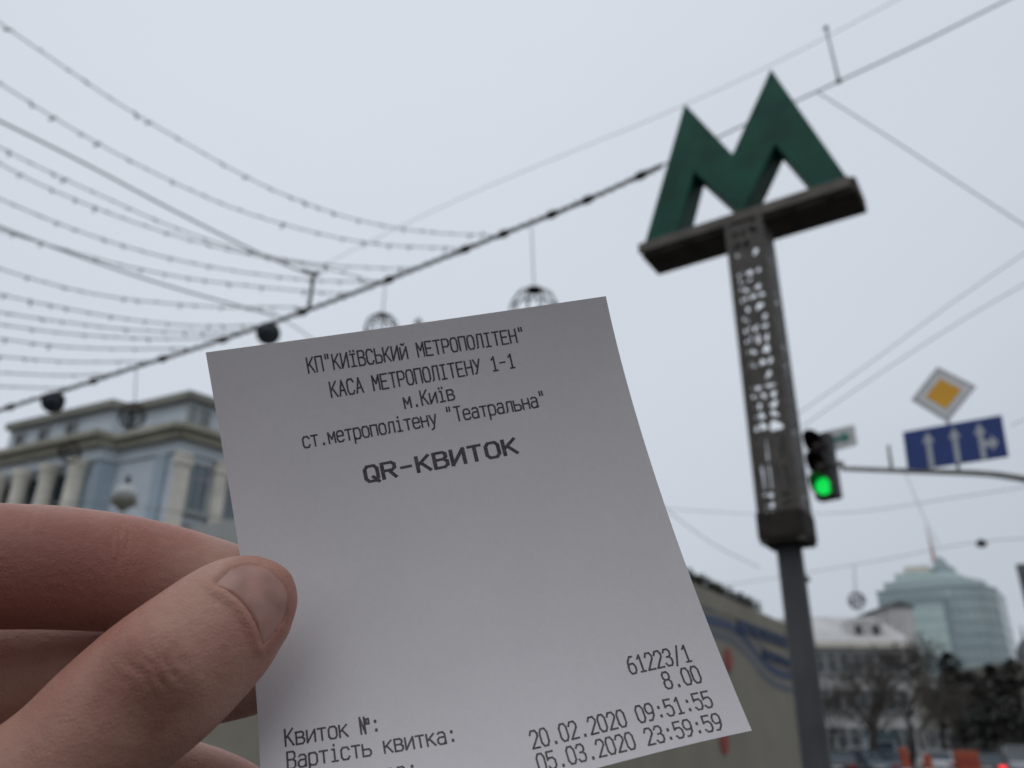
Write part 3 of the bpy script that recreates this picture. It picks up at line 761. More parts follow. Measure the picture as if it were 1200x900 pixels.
# small street lamps on the far wire
for (px, py, yv), lb in (((1150, 636, 36), 'small dark lamp hung on the wire right above the glass tower'), ((944, 678, 42), 'small dark lamp hung on the wire just right of the post')):
    c = at_y(px, py, yv); o = thing('hanging_lamp', c, lb, 'lamp', 'lamps on the far wire')
    b = MB(); b.lathe(c, [(.05, .16), (.12, .10), (.22, .0), (.24, -.08), (.2, -.12)], 14); b.build('shade', M['iron'], o, smooth=True)
    b = MB(); b.lathe(c - Z * .12, [(.19, 0), (.16, -.06), (.02, -.10)], 14); b.build('glass', M['globe'], o, smooth=True)

# ------------------------------------------------------------------ street lanterns
def lantern(c, label, s=1.0):
    o = thing('street_lantern', Vector((c.x, c.y, 0)), label, 'street lamp', 'globe street lanterns')
    h = c.z
    b = MB(); b.lathe(Vector((c.x, c.y, 0)), [(.22, 0), (.22, .3), (.13, .5), (.09, .9), (.07, h - .9 * s), (.06, h - .55 * s)], 14); b.build('post', M['globe'], o)
    b = MB(); b.lathe(c - Z * (.55 * s), [(.06 * s, 0), (.16 * s, .10 * s), (.36 * s, .26 * s), (.40 * s, .34 * s), (.30 * s, .38 * s)], 18); b.build('bowl', M['galv'], o, smooth=True)
    b = MB(); b.lathe(c - Z * (.17 * s), [(.30 * s, 0), (.34 * s, .12 * s), (.30 * s, .28 * s), (.16 * s, .40 * s), (.07 * s, .46 * s)], 18); b.build('globe', M['globe'], o, smooth=True)
    b = MB(); b.lathe(c + Z * (.29 * s), [(.08 * s, 0), (.09 * s, .05 * s), (.05 * s, .12 * s), (.065 * s, .17 * s), (.05 * s, .22 * s), (.01, .26 * s)], 12); b.build('finial', M['iron'] if s < 1 else M['globe'], o, smooth=True)
lantern(at_y(147, 578, 20), 'pale globe lantern in front of the blue grey building', .85)
lc = at_y(488, 414, 15.0); lantern(lc, 'lantern behind the ticket, only its round finial showing over the edge', 1.5)

# ------------------------------------------------------------------ buildings on the right
def hbox(b, px0, px1, ptop, Yv, depth, z0=-.1):
    a = at_y(px0, ptop, Yv); c = at_y(px1, ptop, Yv); b.box(a.x, c.x, Yv, Yv + depth, z0, (a.z + c.z) / 2); return a, c
YG = 240.0
tw = thing('glass_tower', at_y(1105, 850, YG), 'distant teal glass office tower with a curved right side and stepped top', 'building')
OFF[tw.name] = tw.location.copy()
TC = at_y(1105, 850, YG); TC.z = 0
tvd = (TC - Vector((0, 0, 0))).normalized(); tvd = Matrix.Rotation(math.radians(-9), 3, 'Z') @ tvd; tvs = Vector((tvd.y, -tvd.x, 0))
def gp2(x, y, z=0): return TC + tvs * x + tvd * y + Z * z
def gx(px):
    q = at_plane(px, 790, TC, tvd); return (q - TC).dot(tvs)
def gz(px, py): return at_plane(px, py, TC, tvd).z
zb = -.1
xl, xr = gx(1043), gx(1184)
z1 = gz(1045, 694); z2 = gz(1060, 680); z3 = gz(1090, 667)
def slab(name, plan, z0_, z1_, mt, parent):
    b = MB(); b.prism([gp2(x, y, z0_) for x, y in plan], Z * (z1_ - z0_)); return b.build(name, mt, parent)
def gbox(b, x0, x1, y0, y1, z0_, z1_): return b.prism([gp2(x0, y0, z0_), gp2(x1, y0, z0_), gp2(x1, y1, z0_), gp2(x0, y1, z0_)], Z * (z1_ - z0_))
rad = 11.0
def rplan(x0, x1, y0, dep, r_):
    return [(x0, y0), (x1 - r_, y0)] + [(x1 - r_ + r_ * math.sin(a), y0 + r_ - r_ * math.cos(a)) for a in [math.pi / 2 * k / 2 for k in range(1, 3)]] + [(x1, y0 + dep), (x0, y0 + dep)]
wt = slab('wall', rplan(xl, xr, 0, 34, rad), zb, z1, M['glasst'], tw)
x2 = gx(1052)
slab('upper_storey', rplan(x2, xr - 2.5, 1.2, 30, rad), z1, z2, M['glasst'], tw)
slab('upper_storey', rplan(gx(1066), xr - 8, 2.5, 24, rad), z2, z3, M['glassl'], tw)
b = MB(); gbox(b, gx(1078), gx(1108), 4, 18, z3, z3 + 2.0); b.build('roof_house', M['stone'], tw)
b = MB(); ax_ = gx(1121); b.lathe(gp2(ax_, 12, z3), [(4.0, 0), (3.4, 2.2), (2.4, 2.3), (1.4, 4.2), (.3, 5.6)], 6); b.build('plant_drum', M['glassd'], tw)
b = MB(); ax_ = gx(1114)
b.tube([gp2(ax_, 12, z3 + 1), gp2(ax_ - .5, 12, z3 + 15)], [.4, .12], 6)
for k in range(5): gbox(b, ax_ - 1.3 + k * .2, ax_ + 1.1 - k * .2, 11.9, 12.1, z3 + 4 + k * 1.7, z3 + 4.3 + k * 1.7)
b.build('antenna', M['red'], tw)
for k in range(18):
    z_ = zb + 3 + k * 3.35
    if z_ > z1 - .5: break
    slab('floor_band', rplan(xl - .08, xr + .08, -.08, 34.1, rad), z_, z_ + .3, M['glassd'], tw)
b = MB()
for k in range(1, 17):
    x = xl + (xr - rad - xl) * k / 17; gbox(b, x - .08, x + .08, -.2, -.09, zb, z1 - .1)
for k in range(1, 9):
    a_ = math.pi / 2 * k / 9; x = xr - rad + (rad + .15) * math.sin(a_); y = rad - (rad + .15) * math.cos(a_); gbox(b, x - .1, x + .1, y - .1, y + .1, zb, z1 - .1)
b.build('mullion', M['glassd'], tw)
px_a, px_b = gx(1074), gx(1131)
b = MB(); gbox(b, px_a, px_b, -.9, -.22, zb, gz(1100, 700)); po = b.build('atrium_frame', M['glassd'], tw)
b = MB(); gbox(b, px_a + 1.0, px_b - 2.0, -1.2, -.92, zb, gz(1100, 708)); b.build('atrium_glass', M['glassl'], po)
b = MB()
for k in range(1, 12): gbox(b, px_a + 1.0, px_b - 2.0, -1.26, -1.21, 4 + k * 3.35, 4.15 + k * 3.35)
b.build('glazing_bar', M['glassd'], po)
slab('parapet', rplan(xl - .15, xr + .15, -.15, 34.2, rad), z1 - .02, z1 + .6, M['glassd'], tw)
# white house beside the post
YW = 72.0
wh = thing('white_house', at_y(1000, 860, YW), 'white stucco house half hidden by bare trees right of the post', 'building')
b = MB(); a, c = hbox(b, 925, 1062, 752, YW, 14); b.build('wall', M['whitewall'], wh)
zt_ = (a.z + c.z) / 2
b = MB(); b.prism([Vector((a.x - .5, YW - .5, zt_)), Vector((c.x + .5, YW - .5, zt_)), Vector((c.x - 1, YW + 3.5, zt_ + 2.5)), Vector((a.x + 1, YW + 3.5, zt_ + 2.5))], Y * 6); b.build('roof', M['whitewall'], wh)
b = MB(); b.box(a.x - .5, c.x + .5, YW - .6, YW + .0, zt_ - .5, zt_ - .01); b.build('cornice', M['stone'], wh)
for fl in range(3):
    for k in range(8):
        x = a.x + 1.2 + k * (c.x - a.x - 2.4) / 7
        window(wh, Vector((x, YW, 0)), X, -Y, .95, 1.2 + fl * 2.9, 2.9 + fl * 2.9)
for px in (1002, 1022):
    p = at_y(px, 737, YW + 1); b = MB(); b.box(p.x - .7, p.x + .7, YW + .3, YW + 3, zt_ + .2, zt_ + 1.9); d_ = b.build('dormer', M['whitewall'], wh)
    b = MB(); b.box(p.x - .3, p.x + .3, YW + .26, YW + .298, zt_ + .6, zt_ + 1.4); b.build('pane', M['dglass'], d_)
YX = 95.0
th = thing('tall_white_house', at_y(1055, 860, YX), 'narrow white flat gabled house standing before the glass tower', 'building')
b = MB(); a, c = hbox(b, 1041, 1068, 711, YX, 9); b.build('wall', M['whitewall'], th); zt_ = (a.z + c.z) / 2
b = MB(); b.prism([Vector((a.x - .4, YX - .3, zt_)), Vector((c.x + .4, YX - .3, zt_)), Vector(((a.x + c.x) / 2, YX - .3, zt_ + .7))], Y * 9.5); b.build('roof', M['greywall'], th)
for fl in range(4):
    for k in range(2):
        window(th, Vector((a.x + .9 + k * (c.x - a.x - 1.8), YX, 0)), X, -Y, .8, 1.5 + fl * 3, 3.2 + fl * 3)
YN = 84.0
tn = thing('tan_house', at_y(1085, 860, YN), 'drab tan house low behind the bare trees', 'building')
b = MB(); a, c = hbox(b, 1046, 1116, 806, YN, 10); b.build('wall', M['tanwall'], tn); zt_ = (a.z + c.z) / 2
b = MB(); b.prism([Vector((a.x - .3, YN - .4, zt_)), Vector((c.x + .3, YN - .4, zt_)), Vector((c.x - .5, YN + 4, zt_ + 1.8)), Vector((a.x + .5, YN + 4, zt_ + 1.8))], Y * 4); b.build('roof', M['roofm'], tn)
for k in range(5): window(tn, Vector((a.x + .9 + k * (c.x - a.x - 1.8) / 4, YN, 0)), X, -Y, .8, 1.3, 3.0)
b = MB(); p_ = at_y(1098, 868, YN); b.box(p_.x, p_.x + .1, YN - .1, YN, 0, 2)
# domed corner house at the right edge
YD = 90.0
dh = thing('domed_house', at_y(1212, 860, YD), 'pale corner house with a dark spired dome at the right edge', 'building')
b = MB(); a, c = hbox(b, 1188, 1260, 775, YD, 16); b.build('wall', M['tanwall'], dh); zt_ = a.z
ct = Vector((at_y(1202, 760, YD + 3.2).x, YD + 3.2, zt_))
b = MB(); b.lathe(ct, [(1.0, 0), (1.0, .5), (1.05, 1.0), (.85, 1.7), (.5, 2.3), (.16, 2.6), (.1, 3.4), (.03, 4.2)], 16); b.build('dome', M['greywall'], dh, smooth=True)
for fl in range(2):
    for k in range(4): window(dh, Vector((a.x + .9 + k * 1.7, YD, 0)), X, -Y, .8, 1.4 + fl * 3.2, 3.2 + fl * 3.2)
YO = 130.0
ob = thing('office_block', at_y(1240, 860, YO), 'dark grey office block cut off by the right edge', 'building')
p = at_y(1190, 662, YO); vd = Vector((p.x, p.y, 0)).normalized(); vs_ = Vector((vd.y, -vd.x, 0))
b = MB(); b.obox(Vector((p.x, p.y, p.z / 2)) + vs_ * 13 + vd * 9, vs_, vd, Z, 13, 9, p.z / 2 + .1); b.build('wall', M['greywall'], ob)
for fl in range(9):
    b = MB(); b.obox(Vector((p.x, p.y, 2.85 + fl * 3.3)) + vs_ * 13 - vd * .02, vs_, vd, Z, 12.2, .019, .85)
    if 3.7 + fl * 3.3 < p.z - .4: b.build('window_band', M['dglass'], ob)

# ------------------------------------------------------------------ trees
def bare_tree(px, py_top, Yv, label, seed, spread=.55, depth=6, trunk_r=.16, group='bare winter trees along the street'):
    rnd = random.Random(seed); top = at_y(px, py_top, Yv); base_ = Vector((at_y(px, 868, Yv).x, Yv, -.1)); H = top.z
    o = thing('bare_tree', base_, label, 'tree', group)
    tb = MB(); cb = MB(); cnt = [0]
    def grow(p, d, ln, r_, lev):
        n_ = 4; pts = [p]; rr = [r_]; q = p.copy(); dd = d.copy()
        for k in range(n_):
            dd = (dd + Vector((rnd.gauss(0, .12), rnd.gauss(0, .12), rnd.gauss(.05, .08)))).normalized()
            q = q + dd * ln / n_; pts.append(q.copy()); rr.append(r_ * (1 - .45 * (k + 1) / n_))
        (tb if lev == 0 else cb).tube(pts, rr, 7 if lev < 2 else (5 if lev < 4 else 3))
        cnt[0] += 1
        if lev >= depth: return
        for k in range(rnd.choice((2, 3, 3)) + (1 if lev < 2 else 0)):
            t = rnd.randint(2, 4) if lev else 4
            ax = Vector((rnd.gauss(0, 1), rnd.gauss(0, 1), rnd.gauss(0, .35))).normalized()
            nd = (dd * (1 - spread) + ax * spread + Z * .12).normalized()
            grow(pts[t], nd, ln * rnd.uniform(.58, .8), max(rr[t] * rnd.uniform(.6, .8), .00030 * Yv), lev + 1)
    grow(base_, Vector((rnd.gauss(0, .05), 0, 1)).normalized(), H * .34, trunk_r, 0)
    tb.build('trunk', M['bark'], o, smooth=True); cb.build('crown', M['twig'], o, smooth=True)
    return o
bare_tree(1017, 742, 46, 'slender bare tree with a dark forked trunk right of the post', 3, .5, 6, .34)
bare_tree(975, 765, 52, 'small bare tree close against the right side of the post', 9, .55, 5, .12)
bare_tree(1062, 728, 66, 'tall bare tree before the narrow gabled house', 14, .55, 7, .26)
bare_tree(1100, 735, 70, 'broad bare tree before the foot of the glass tower', 21, .6, 6, .26)
bare_tree(1035, 770, 64, 'thin bare tree between the forked tree and the tall one', 33, .55, 5, .16)
bare_tree(1082, 770, 62, 'low spreading bare tree before the drab tan house', 41, .6, 6, .16)
bare_tree(1120, 775, 56, 'bare tree standing directly above the orange barrier', 47, .6, 6, .16)
bare_tree(1145, 760, 72, 'far bare tree rising between the dark evergreens', 52, .55, 6, .2)
def conifer(px, py_top, Yv, label, seed, wid):
    rnd = random.Random(seed); top = at_y(px, py_top, Yv); base_ = Vector((at_y(px, 868, Yv).x, Yv, -.1)); H = top.z
    o = thing('dark_evergreen', base_, label, 'tree', 'dark evergreens at the right')
    b = MB(); b.tube([base_, base_ + Z * H * .5, base_ + Z * H * .96], [.2, .13, .03], 8); b.build('trunk', M['bark'], o, smooth=True)
    b = MB()
    n_ = 2600
    for k in range(n_):
        t = rnd.random() ** .8; z_ = .03 * H + .97 * H * t
        lob = 1 + .35 * math.sin(z_ * 3.1 + seed) + .2 * math.sin(z_ * 7.3)
        rr = wid * 1.25 * (1 - t) ** .6 * lob * rnd.uniform(.35, 1.05) ** .6; a = rnd.uniform(0, 2 * math.pi)
        rr *= 1 + .25 * math.sin(3 * a + seed)
        c = base_ + Vector((rr * math.cos(a), rr * math.sin(a), z_ - .25 * rr))
        d_ = Vector((math.cos(a), math.sin(a), rnd.uniform(-.6, .25))).normalized() * rnd.uniform(.2, .45); u = d_.cross(Z).normalized() * rnd.uniform(.08, .16)
        b.poly([c - u, c + d_, c + u, c - d_ * .4])
    b.build('crown', M['needle'], o)
for px, pt, yv, w, lb in ((1129, 762, 60, 2.0, 'narrow dark evergreen under the right side of the glass tower'), 
                     (1152, 785, 58, 2.3, 'bushy dark evergreen in the middle of the right hand clump'), (1178, 776, 62, 2.4, 'bushy dark evergreen left of the domed house'),
                     (1206, 770, 60, 2.4, 'dark evergreen cut by the right edge'), (1165, 815, 52, 2.0, 'short dark evergreen above the parked red lamp car'), (1190, 800, 56, 2.4, 'low dark evergreen just left of the right edge')):
    conifer(px, pt, yv, lb, int(px), w)

# ------------------------------------------------------------------ traffic, barriers and cones
def car(px, Yv, paint, label, lit=False, H=1.47, yaw=32, face_away=True):
    base_ = Vector((at_y(px, 869, Yv).x, Yv, -.115))
    o = thing('parked_car', base_, label, 'car', 'cars along the street')
    fd = Vector((math.sin(math.radians(yaw)), math.cos(math.radians(yaw)), 0)); sd_ = Vector((fd.y, -fd.x, 0)); Wd = .88
    def P(x, y, z): return base_ + fd * x + sd_ * y + Z * z
    prof = [(-2.15, .35), (-2.2, .62), (-2.12, .9), (-1.95, .97), (1.0, .95), (1.75, .88), (2.1, .72), (2.18, .5), (2.1, .3), (-2.05, .28)]
    vs = []; fs = []; ys = [(-1, .94), (-.86, 1), (.86, 1), (1, .94)]
    n_ = len(prof)
    for yy_, sc in ys:
        for x, z in prof: vs.append(P(x * sc, yy_ * Wd, .62 + (z - .62) * (.93 if sc < 1 else 1)))
    for k in range(3):
        for j in range(n_): fs.append((k * n_ + j, k * n_ + (j + 1) % n_, (k + 1) * n_ + (j + 1) % n_, (k + 1) * n_ + j))
    fs.append(tuple(range(n_))); fs.append(tuple(reversed(range(3 * n_, 4 * n_))))
    b = MB(); b.add(vs, fs); b.build('body', M[paint], o, smooth=False, bevel=.04)
    b = MB(); lo = [(-1.75, .955), (1.0, .945)]; hi = [(-1.15, H - .05), (.25, H - .05)]
    b.add([P(lo[0][0], -.80, lo[0][1]), P(lo[1][0], -.80, lo[1][1]), P(lo[1][0], .80, lo[1][1]), P(lo[0][0], .80, lo[0][1]), P(hi[0][0], -.62, hi[0][1]), P(hi[1][0], -.62, hi[1][1]), P(hi[1][0], .62, hi[1][1]), P(hi[0][0], .62, hi[0][1])],
          [(0, 1, 2, 3), (4, 7, 6, 5), (0, 4, 5, 1), (1, 5, 6, 2), (2, 6, 7, 3), (3, 7, 4, 0)]); b.build('window', M['dglass'], o, bevel=.03)
    b = MB(); b.obox(P((hi[0][0] + hi[1][0]) / 2, 0, H - .03), fd, sd_, Z, .74, .635, .03)
    for sy in (-1, 1):
        b.tube([P(lo[0][0], sy * .805, .96), P(hi[0][0], sy * .628, H - .03)], .035, 6); b.tube([P(lo[1][0], sy * .805, .95), P(hi[1][0], sy * .628, H - .03)], .03, 6); b.tube([P(-.4, sy * .805, .95), P(-.42, sy * .628, H - .03)], .03, 6)
    b.build('roof', M[paint], o, bevel=.02)
    for xx in (-1.35, 1.35):
        for sy in (-1, 1):
            w = MB(); w.lathe(P(xx, sy * (Wd - .11), .32), [(.24, -.1), (.31, -.09), (.32, 0), (.31, .09), (.24, .1)], 18, axis=sd_); wo = w.build('wheel', M['tyre'], o, smooth=True)
            w = MB(); w.lathe(P(xx, sy * (Wd - .005), .32), [(.21, -.02), (.20, .012), (.05, .02)], 14, axis=sd_); w.build('rim', M['rim'], wo)
    for sy in (-1, 1):
        b = MB(); b.obox(P(-2.165, sy * .68, .78), fd, sd_, Z, .03, .15, .085); b.build('tail_light', emit('tail_lamp_lit', (1, .04, .05), 1.6) if lit else M['redoff'], o, bevel=.01)
        b = MB(); b.obox(P(2.12, sy * .66, .66), fd, sd_, Z, .04, .17, .07); b.build('headlight', M['carlamp'], o, bevel=.01)
    b = MB(); b.obox(P(-2.19, 0, .74), fd, sd_, Z, .02, .26, .06); b.build('number_plate', M['signback'], o)
car(988, 44, 'carblack', 'black car parked beside the sign post')
car(1036, 46, 'carblue', 'slate grey car between the black car and the cones')
car(1099, 50, 'carwhite', 'pale car half hidden by the orange barrier')
car(1154, 45, 'carblack', 'dark car with glowing red tail lights', lit=True)
car(1192, 50, 'carsilver', 'silver van like car at the right edge', H=1.75)
car(1010, 56, 'carwhite', 'white car further back under the forked bare tree', H=1.6)
def barrier(px, Yv, w, h, label):
    c = Vector((at_y(px, 869, Yv).x, Yv, -.115)); o = thing('road_barrier', c, label, 'barrier')
    b = MB(); b.prism([c + X * x + Z * z for x, z in ((-w / 2, 0), (w / 2, 0), (w / 2, .25), (w * .44, .35), (w * .44, h), (-w * .44, h), (-w * .44, .35), (-w / 2, .25))], Y * .45); b.build('body', M['orange'], o, bevel=.03)
    b = MB()
    for k in (-1, 0, 1): b.obox(c + X * (k * w * .27) - Y * .012 + Z * (h * .68), X, Y, Z, w * .09, .01, h * .12)
    b.build('recess', M['red'], o)
barrier(1131, 43, 1.2, 1.5, 'tall orange plastic barrier among the cars')
for px, py, lb in ((1057, 878, 'orange traffic barrel left of its twin, near the slate grey car'), (1083, 886, 'orange traffic barrel right of its twin, left of the barrier')):
    Yv = 40; c = Vector((at_y(px, 869, Yv).x, Yv, -.115)); tz = at_y(px, py - 4, Yv).z
    o = thing('traffic_barrel', c, lb, 'barrel', 'orange traffic barrels')
    b = MB(); b.lathe(c, [(.30, 0), (.30, .06), (.24, .08), (.23, .5), (.21, .52), (.21, .9), (.19, .92), (.18, tz), (.1, tz + .05)], 18); b.build('body', M['orange'], o)
    b = MB(); b.lathe(c + Z * .60, [(.214, 0), (.214, .16)], 18); b.build('band', M['signwhite'], o)
# distant red signal
c = at_y(1187, 859, 62); o = thing('distant_signal', Vector((c.x, c.y, 0)), 'distant traffic signal glowing red beside the dark evergreens', 'traffic light')
b = MB(); b.box(c.x - .17, c.x + .17, c.y, c.y + .2, c.z - .75, c.z + .2); b.build('housing', M['black'], o, bevel=.02)
b = MB(); b.lathe(c - Y * .02, [(.14, 0), (.12, .03), (.02, .05)], 16, axis=-Y); b.build('lens', emit('signal_red_lit', (1, .04, .08), 1.2), o, smooth=True)
b = MB(); b.tube([(c.x, c.y + .1, -.1), (c.x, c.y + .1, c.z - .7)], .05, 8); b.build('post', M['galv'], o)
# teal kiosk by the cars
c = Vector((at_y(1037, 869, 58).x, 58, -.1)); o = thing('street_kiosk', c, 'small teal street kiosk behind the parked cars', 'kiosk')
b = MB(); b.box(c.x - .75, c.x + .75, 58, 59.4, -.1, 2.1); b.build('wall', M['glassd'], o, bevel=.02)
b = MB(); b.box(c.x - .95, c.x + .95, 57.75, 59.5, 2.105, 2.3); b.build('roof', mat('kiosk_teal', (.04, .10, .12), .6), o, bevel=.03)
b = MB(); b.box(c.x - .5, c.x + .5, 57.96, 57.998, .9, 1.8); b.build('window', M['dglass'], o)

# ------------------------------------------------------------------ the paper ticket
ROWS = [0.0, .38, .70, 1.0]
Lp = [(241, 413, .1620), (278, 634, .1560), (299, 814, .1430), (304, 1000, .1225)]
Rp = [(710, 347, .1620), (760, 533, .1560), (819, 702, .1450), (882.5, 858, .1315)]
def lagr(v, vals):
    out = 0
    for i in range(4):
        w = 1.0
        for j in range(4):
            if i != j: w *= (v - ROWS[j]) / (ROWS[i] - ROWS[j])
        out += w * vals[i]
    return out
def surf(u, v, off=0.0):
    l = [lagr(v, [p[k] for p in Lp]) for k in range(3)]; r = [lagr(v, [p[k] for p in Rp]) for k in range(3)]
    A = at_d(*l); B_ = at_d(*r)
    bow = .0016 * math.sin(math.pi * u) * (1 - .4 * v) + .0007 * math.sin(2.2 * math.pi * u + 1.5) * v
    p = A * (1 - u) + B_ * u
    return p + FWD * bow
def surf_n(u, v):
    e = 1e-3; n = (surf(u + e, v) - surf(u - e, v)).cross(surf(u, v + e) - surf(u, v - e)).normalized()
    return -n if n.dot(FWD) > 0 else n
def surfo(u, v, o): return surf(u, v) + surf_n(u, v) * o
def inv(px, py):
    u, v = .5, .5
    for _ in range(30):
        x, y = proj(surf(u, v)); e = 1e-4
        xu, yu = proj(surf(u + e, v)); xv, yv = proj(surf(u, v + e))
        a, b_, c, d = (xu - x) / e, (xv - x) / e, (yu - y) / e, (yv - y) / e
        det = a * d - b_ * c; dx, dy = px - x, py - y
        u += (d * dx - b_ * dy) / det; v += (a * dy - c * dx) / det
    return u, v
pm = bpy.data.materials.new('thermal_paper'); pm.use_nodes = True
n = pm.node_tree.nodes; l = pm.node_tree.links; pb = n['Principled BSDF']
pb.inputs['Roughness'].default_value = .62; pb.inputs['Specular IOR Level'].default_value = .25
tcn = n.new('ShaderNodeTexCoord'); nz = n.new('ShaderNodeTexNoise'); nz.inputs['Scale'].default_value = 900; nz.inputs['Detail'].default_value = 6
nz2 = n.new('ShaderNodeTexNoise'); nz2.inputs['Scale'].default_value = 60; nz2.inputs['Detail'].default_value = 4
l.new(tcn.outputs['Object'], nz.inputs['Vector']); l.new(tcn.outputs['Object'], nz2.inputs['Vector'])
ad = n.new('ShaderNodeMath'); ad.operation = 'MULTIPLY_ADD'; ad.inputs[1].default_value = .5; l.new(nz.outputs['Fac'], ad.inputs[0]); 
hf = n.new('ShaderNodeMath'); hf.operation = 'MULTIPLY'; hf.inputs[1].default_value = .5; l.new(nz2.outputs['Fac'], hf.inputs[0]); l.new(hf.outputs[0], ad.inputs[2])
mrp = n.new('ShaderNodeMapRange'); mrp.inputs[1].default_value = .3; mrp.inputs[2].default_value = .7; l.new(ad.outputs[0], mrp.inputs[0])
mxp = n.new('ShaderNodeMix'); mxp.data_type = 'RGBA'; mxp.inputs[6].default_value = (.665, .640, .665, 1); mxp.inputs[7].default_value = (.715, .690, .715, 1)
l.new(mrp.outputs[0], mxp.inputs[0]); l.new(mxp.outputs[2], pb.inputs['Base Color'])
bmp = n.new('ShaderNodeBump'); bmp.inputs['Strength'].default_value = .12; bmp.inputs['Distance'].default_value = .0002; l.new(nz.outputs['Fac'], bmp.inputs['Height']); l.new(bmp.outputs[0], pb.inputs['Normal'])
trl = n.new('ShaderNodeBsdfTranslucent'); trl.inputs[0].default_value = (.50, .47, .48, 1)
ms_ = n.new('ShaderNodeMixShader'); ms_.inputs[0].default_value = .10
l.new(pb.outputs[0], ms_.inputs[1]); l.new(trl.outputs[0], ms_.inputs[2]); l.new(ms_.outputs[0], n['Material Output'].inputs['Surface'])
tk = thing('paper_ticket', surf(.5, 1.0), 'small white printed paper ticket held up between finger and thumb', 'ticket')
NU, NV = 48, 64; TH = .00008
b = MB(); fr = [surfo(i / NU, j / NV, 0) for j in range(NV + 1) for i in range(NU + 1)]; bk = [surfo(i / NU, j / NV, -TH) for j in range(NV + 1) for i in range(NU + 1)]
idx = lambda i, j: j * (NU + 1) + i; K = len(fr); fs = []
for j in range(NV):
    for i in range(NU):
        fs.append((idx(i, j), idx(i, j + 1), idx(i + 1, j + 1), idx(i + 1, j))); fs.append((K + idx(i, j), K + idx(i + 1, j), K + idx(i + 1, j + 1), K + idx(i, j + 1)))
for i in range(NU):
    for j in (0, NV): fs.append((idx(i, j), idx(i + 1, j), K + idx(i + 1, j), K + idx(i, j)))
for j in range(NV):
    for i in (0, NU): fs.append((idx(i, j), idx(i, j + 1), K + idx(i, j + 1), K + idx(i, j)))
b.add(fr + bk, fs); paper = b.build('paper', pm, tk, smooth=True); paper.data.set_sharp_from_angle(angle=math.radians(40))
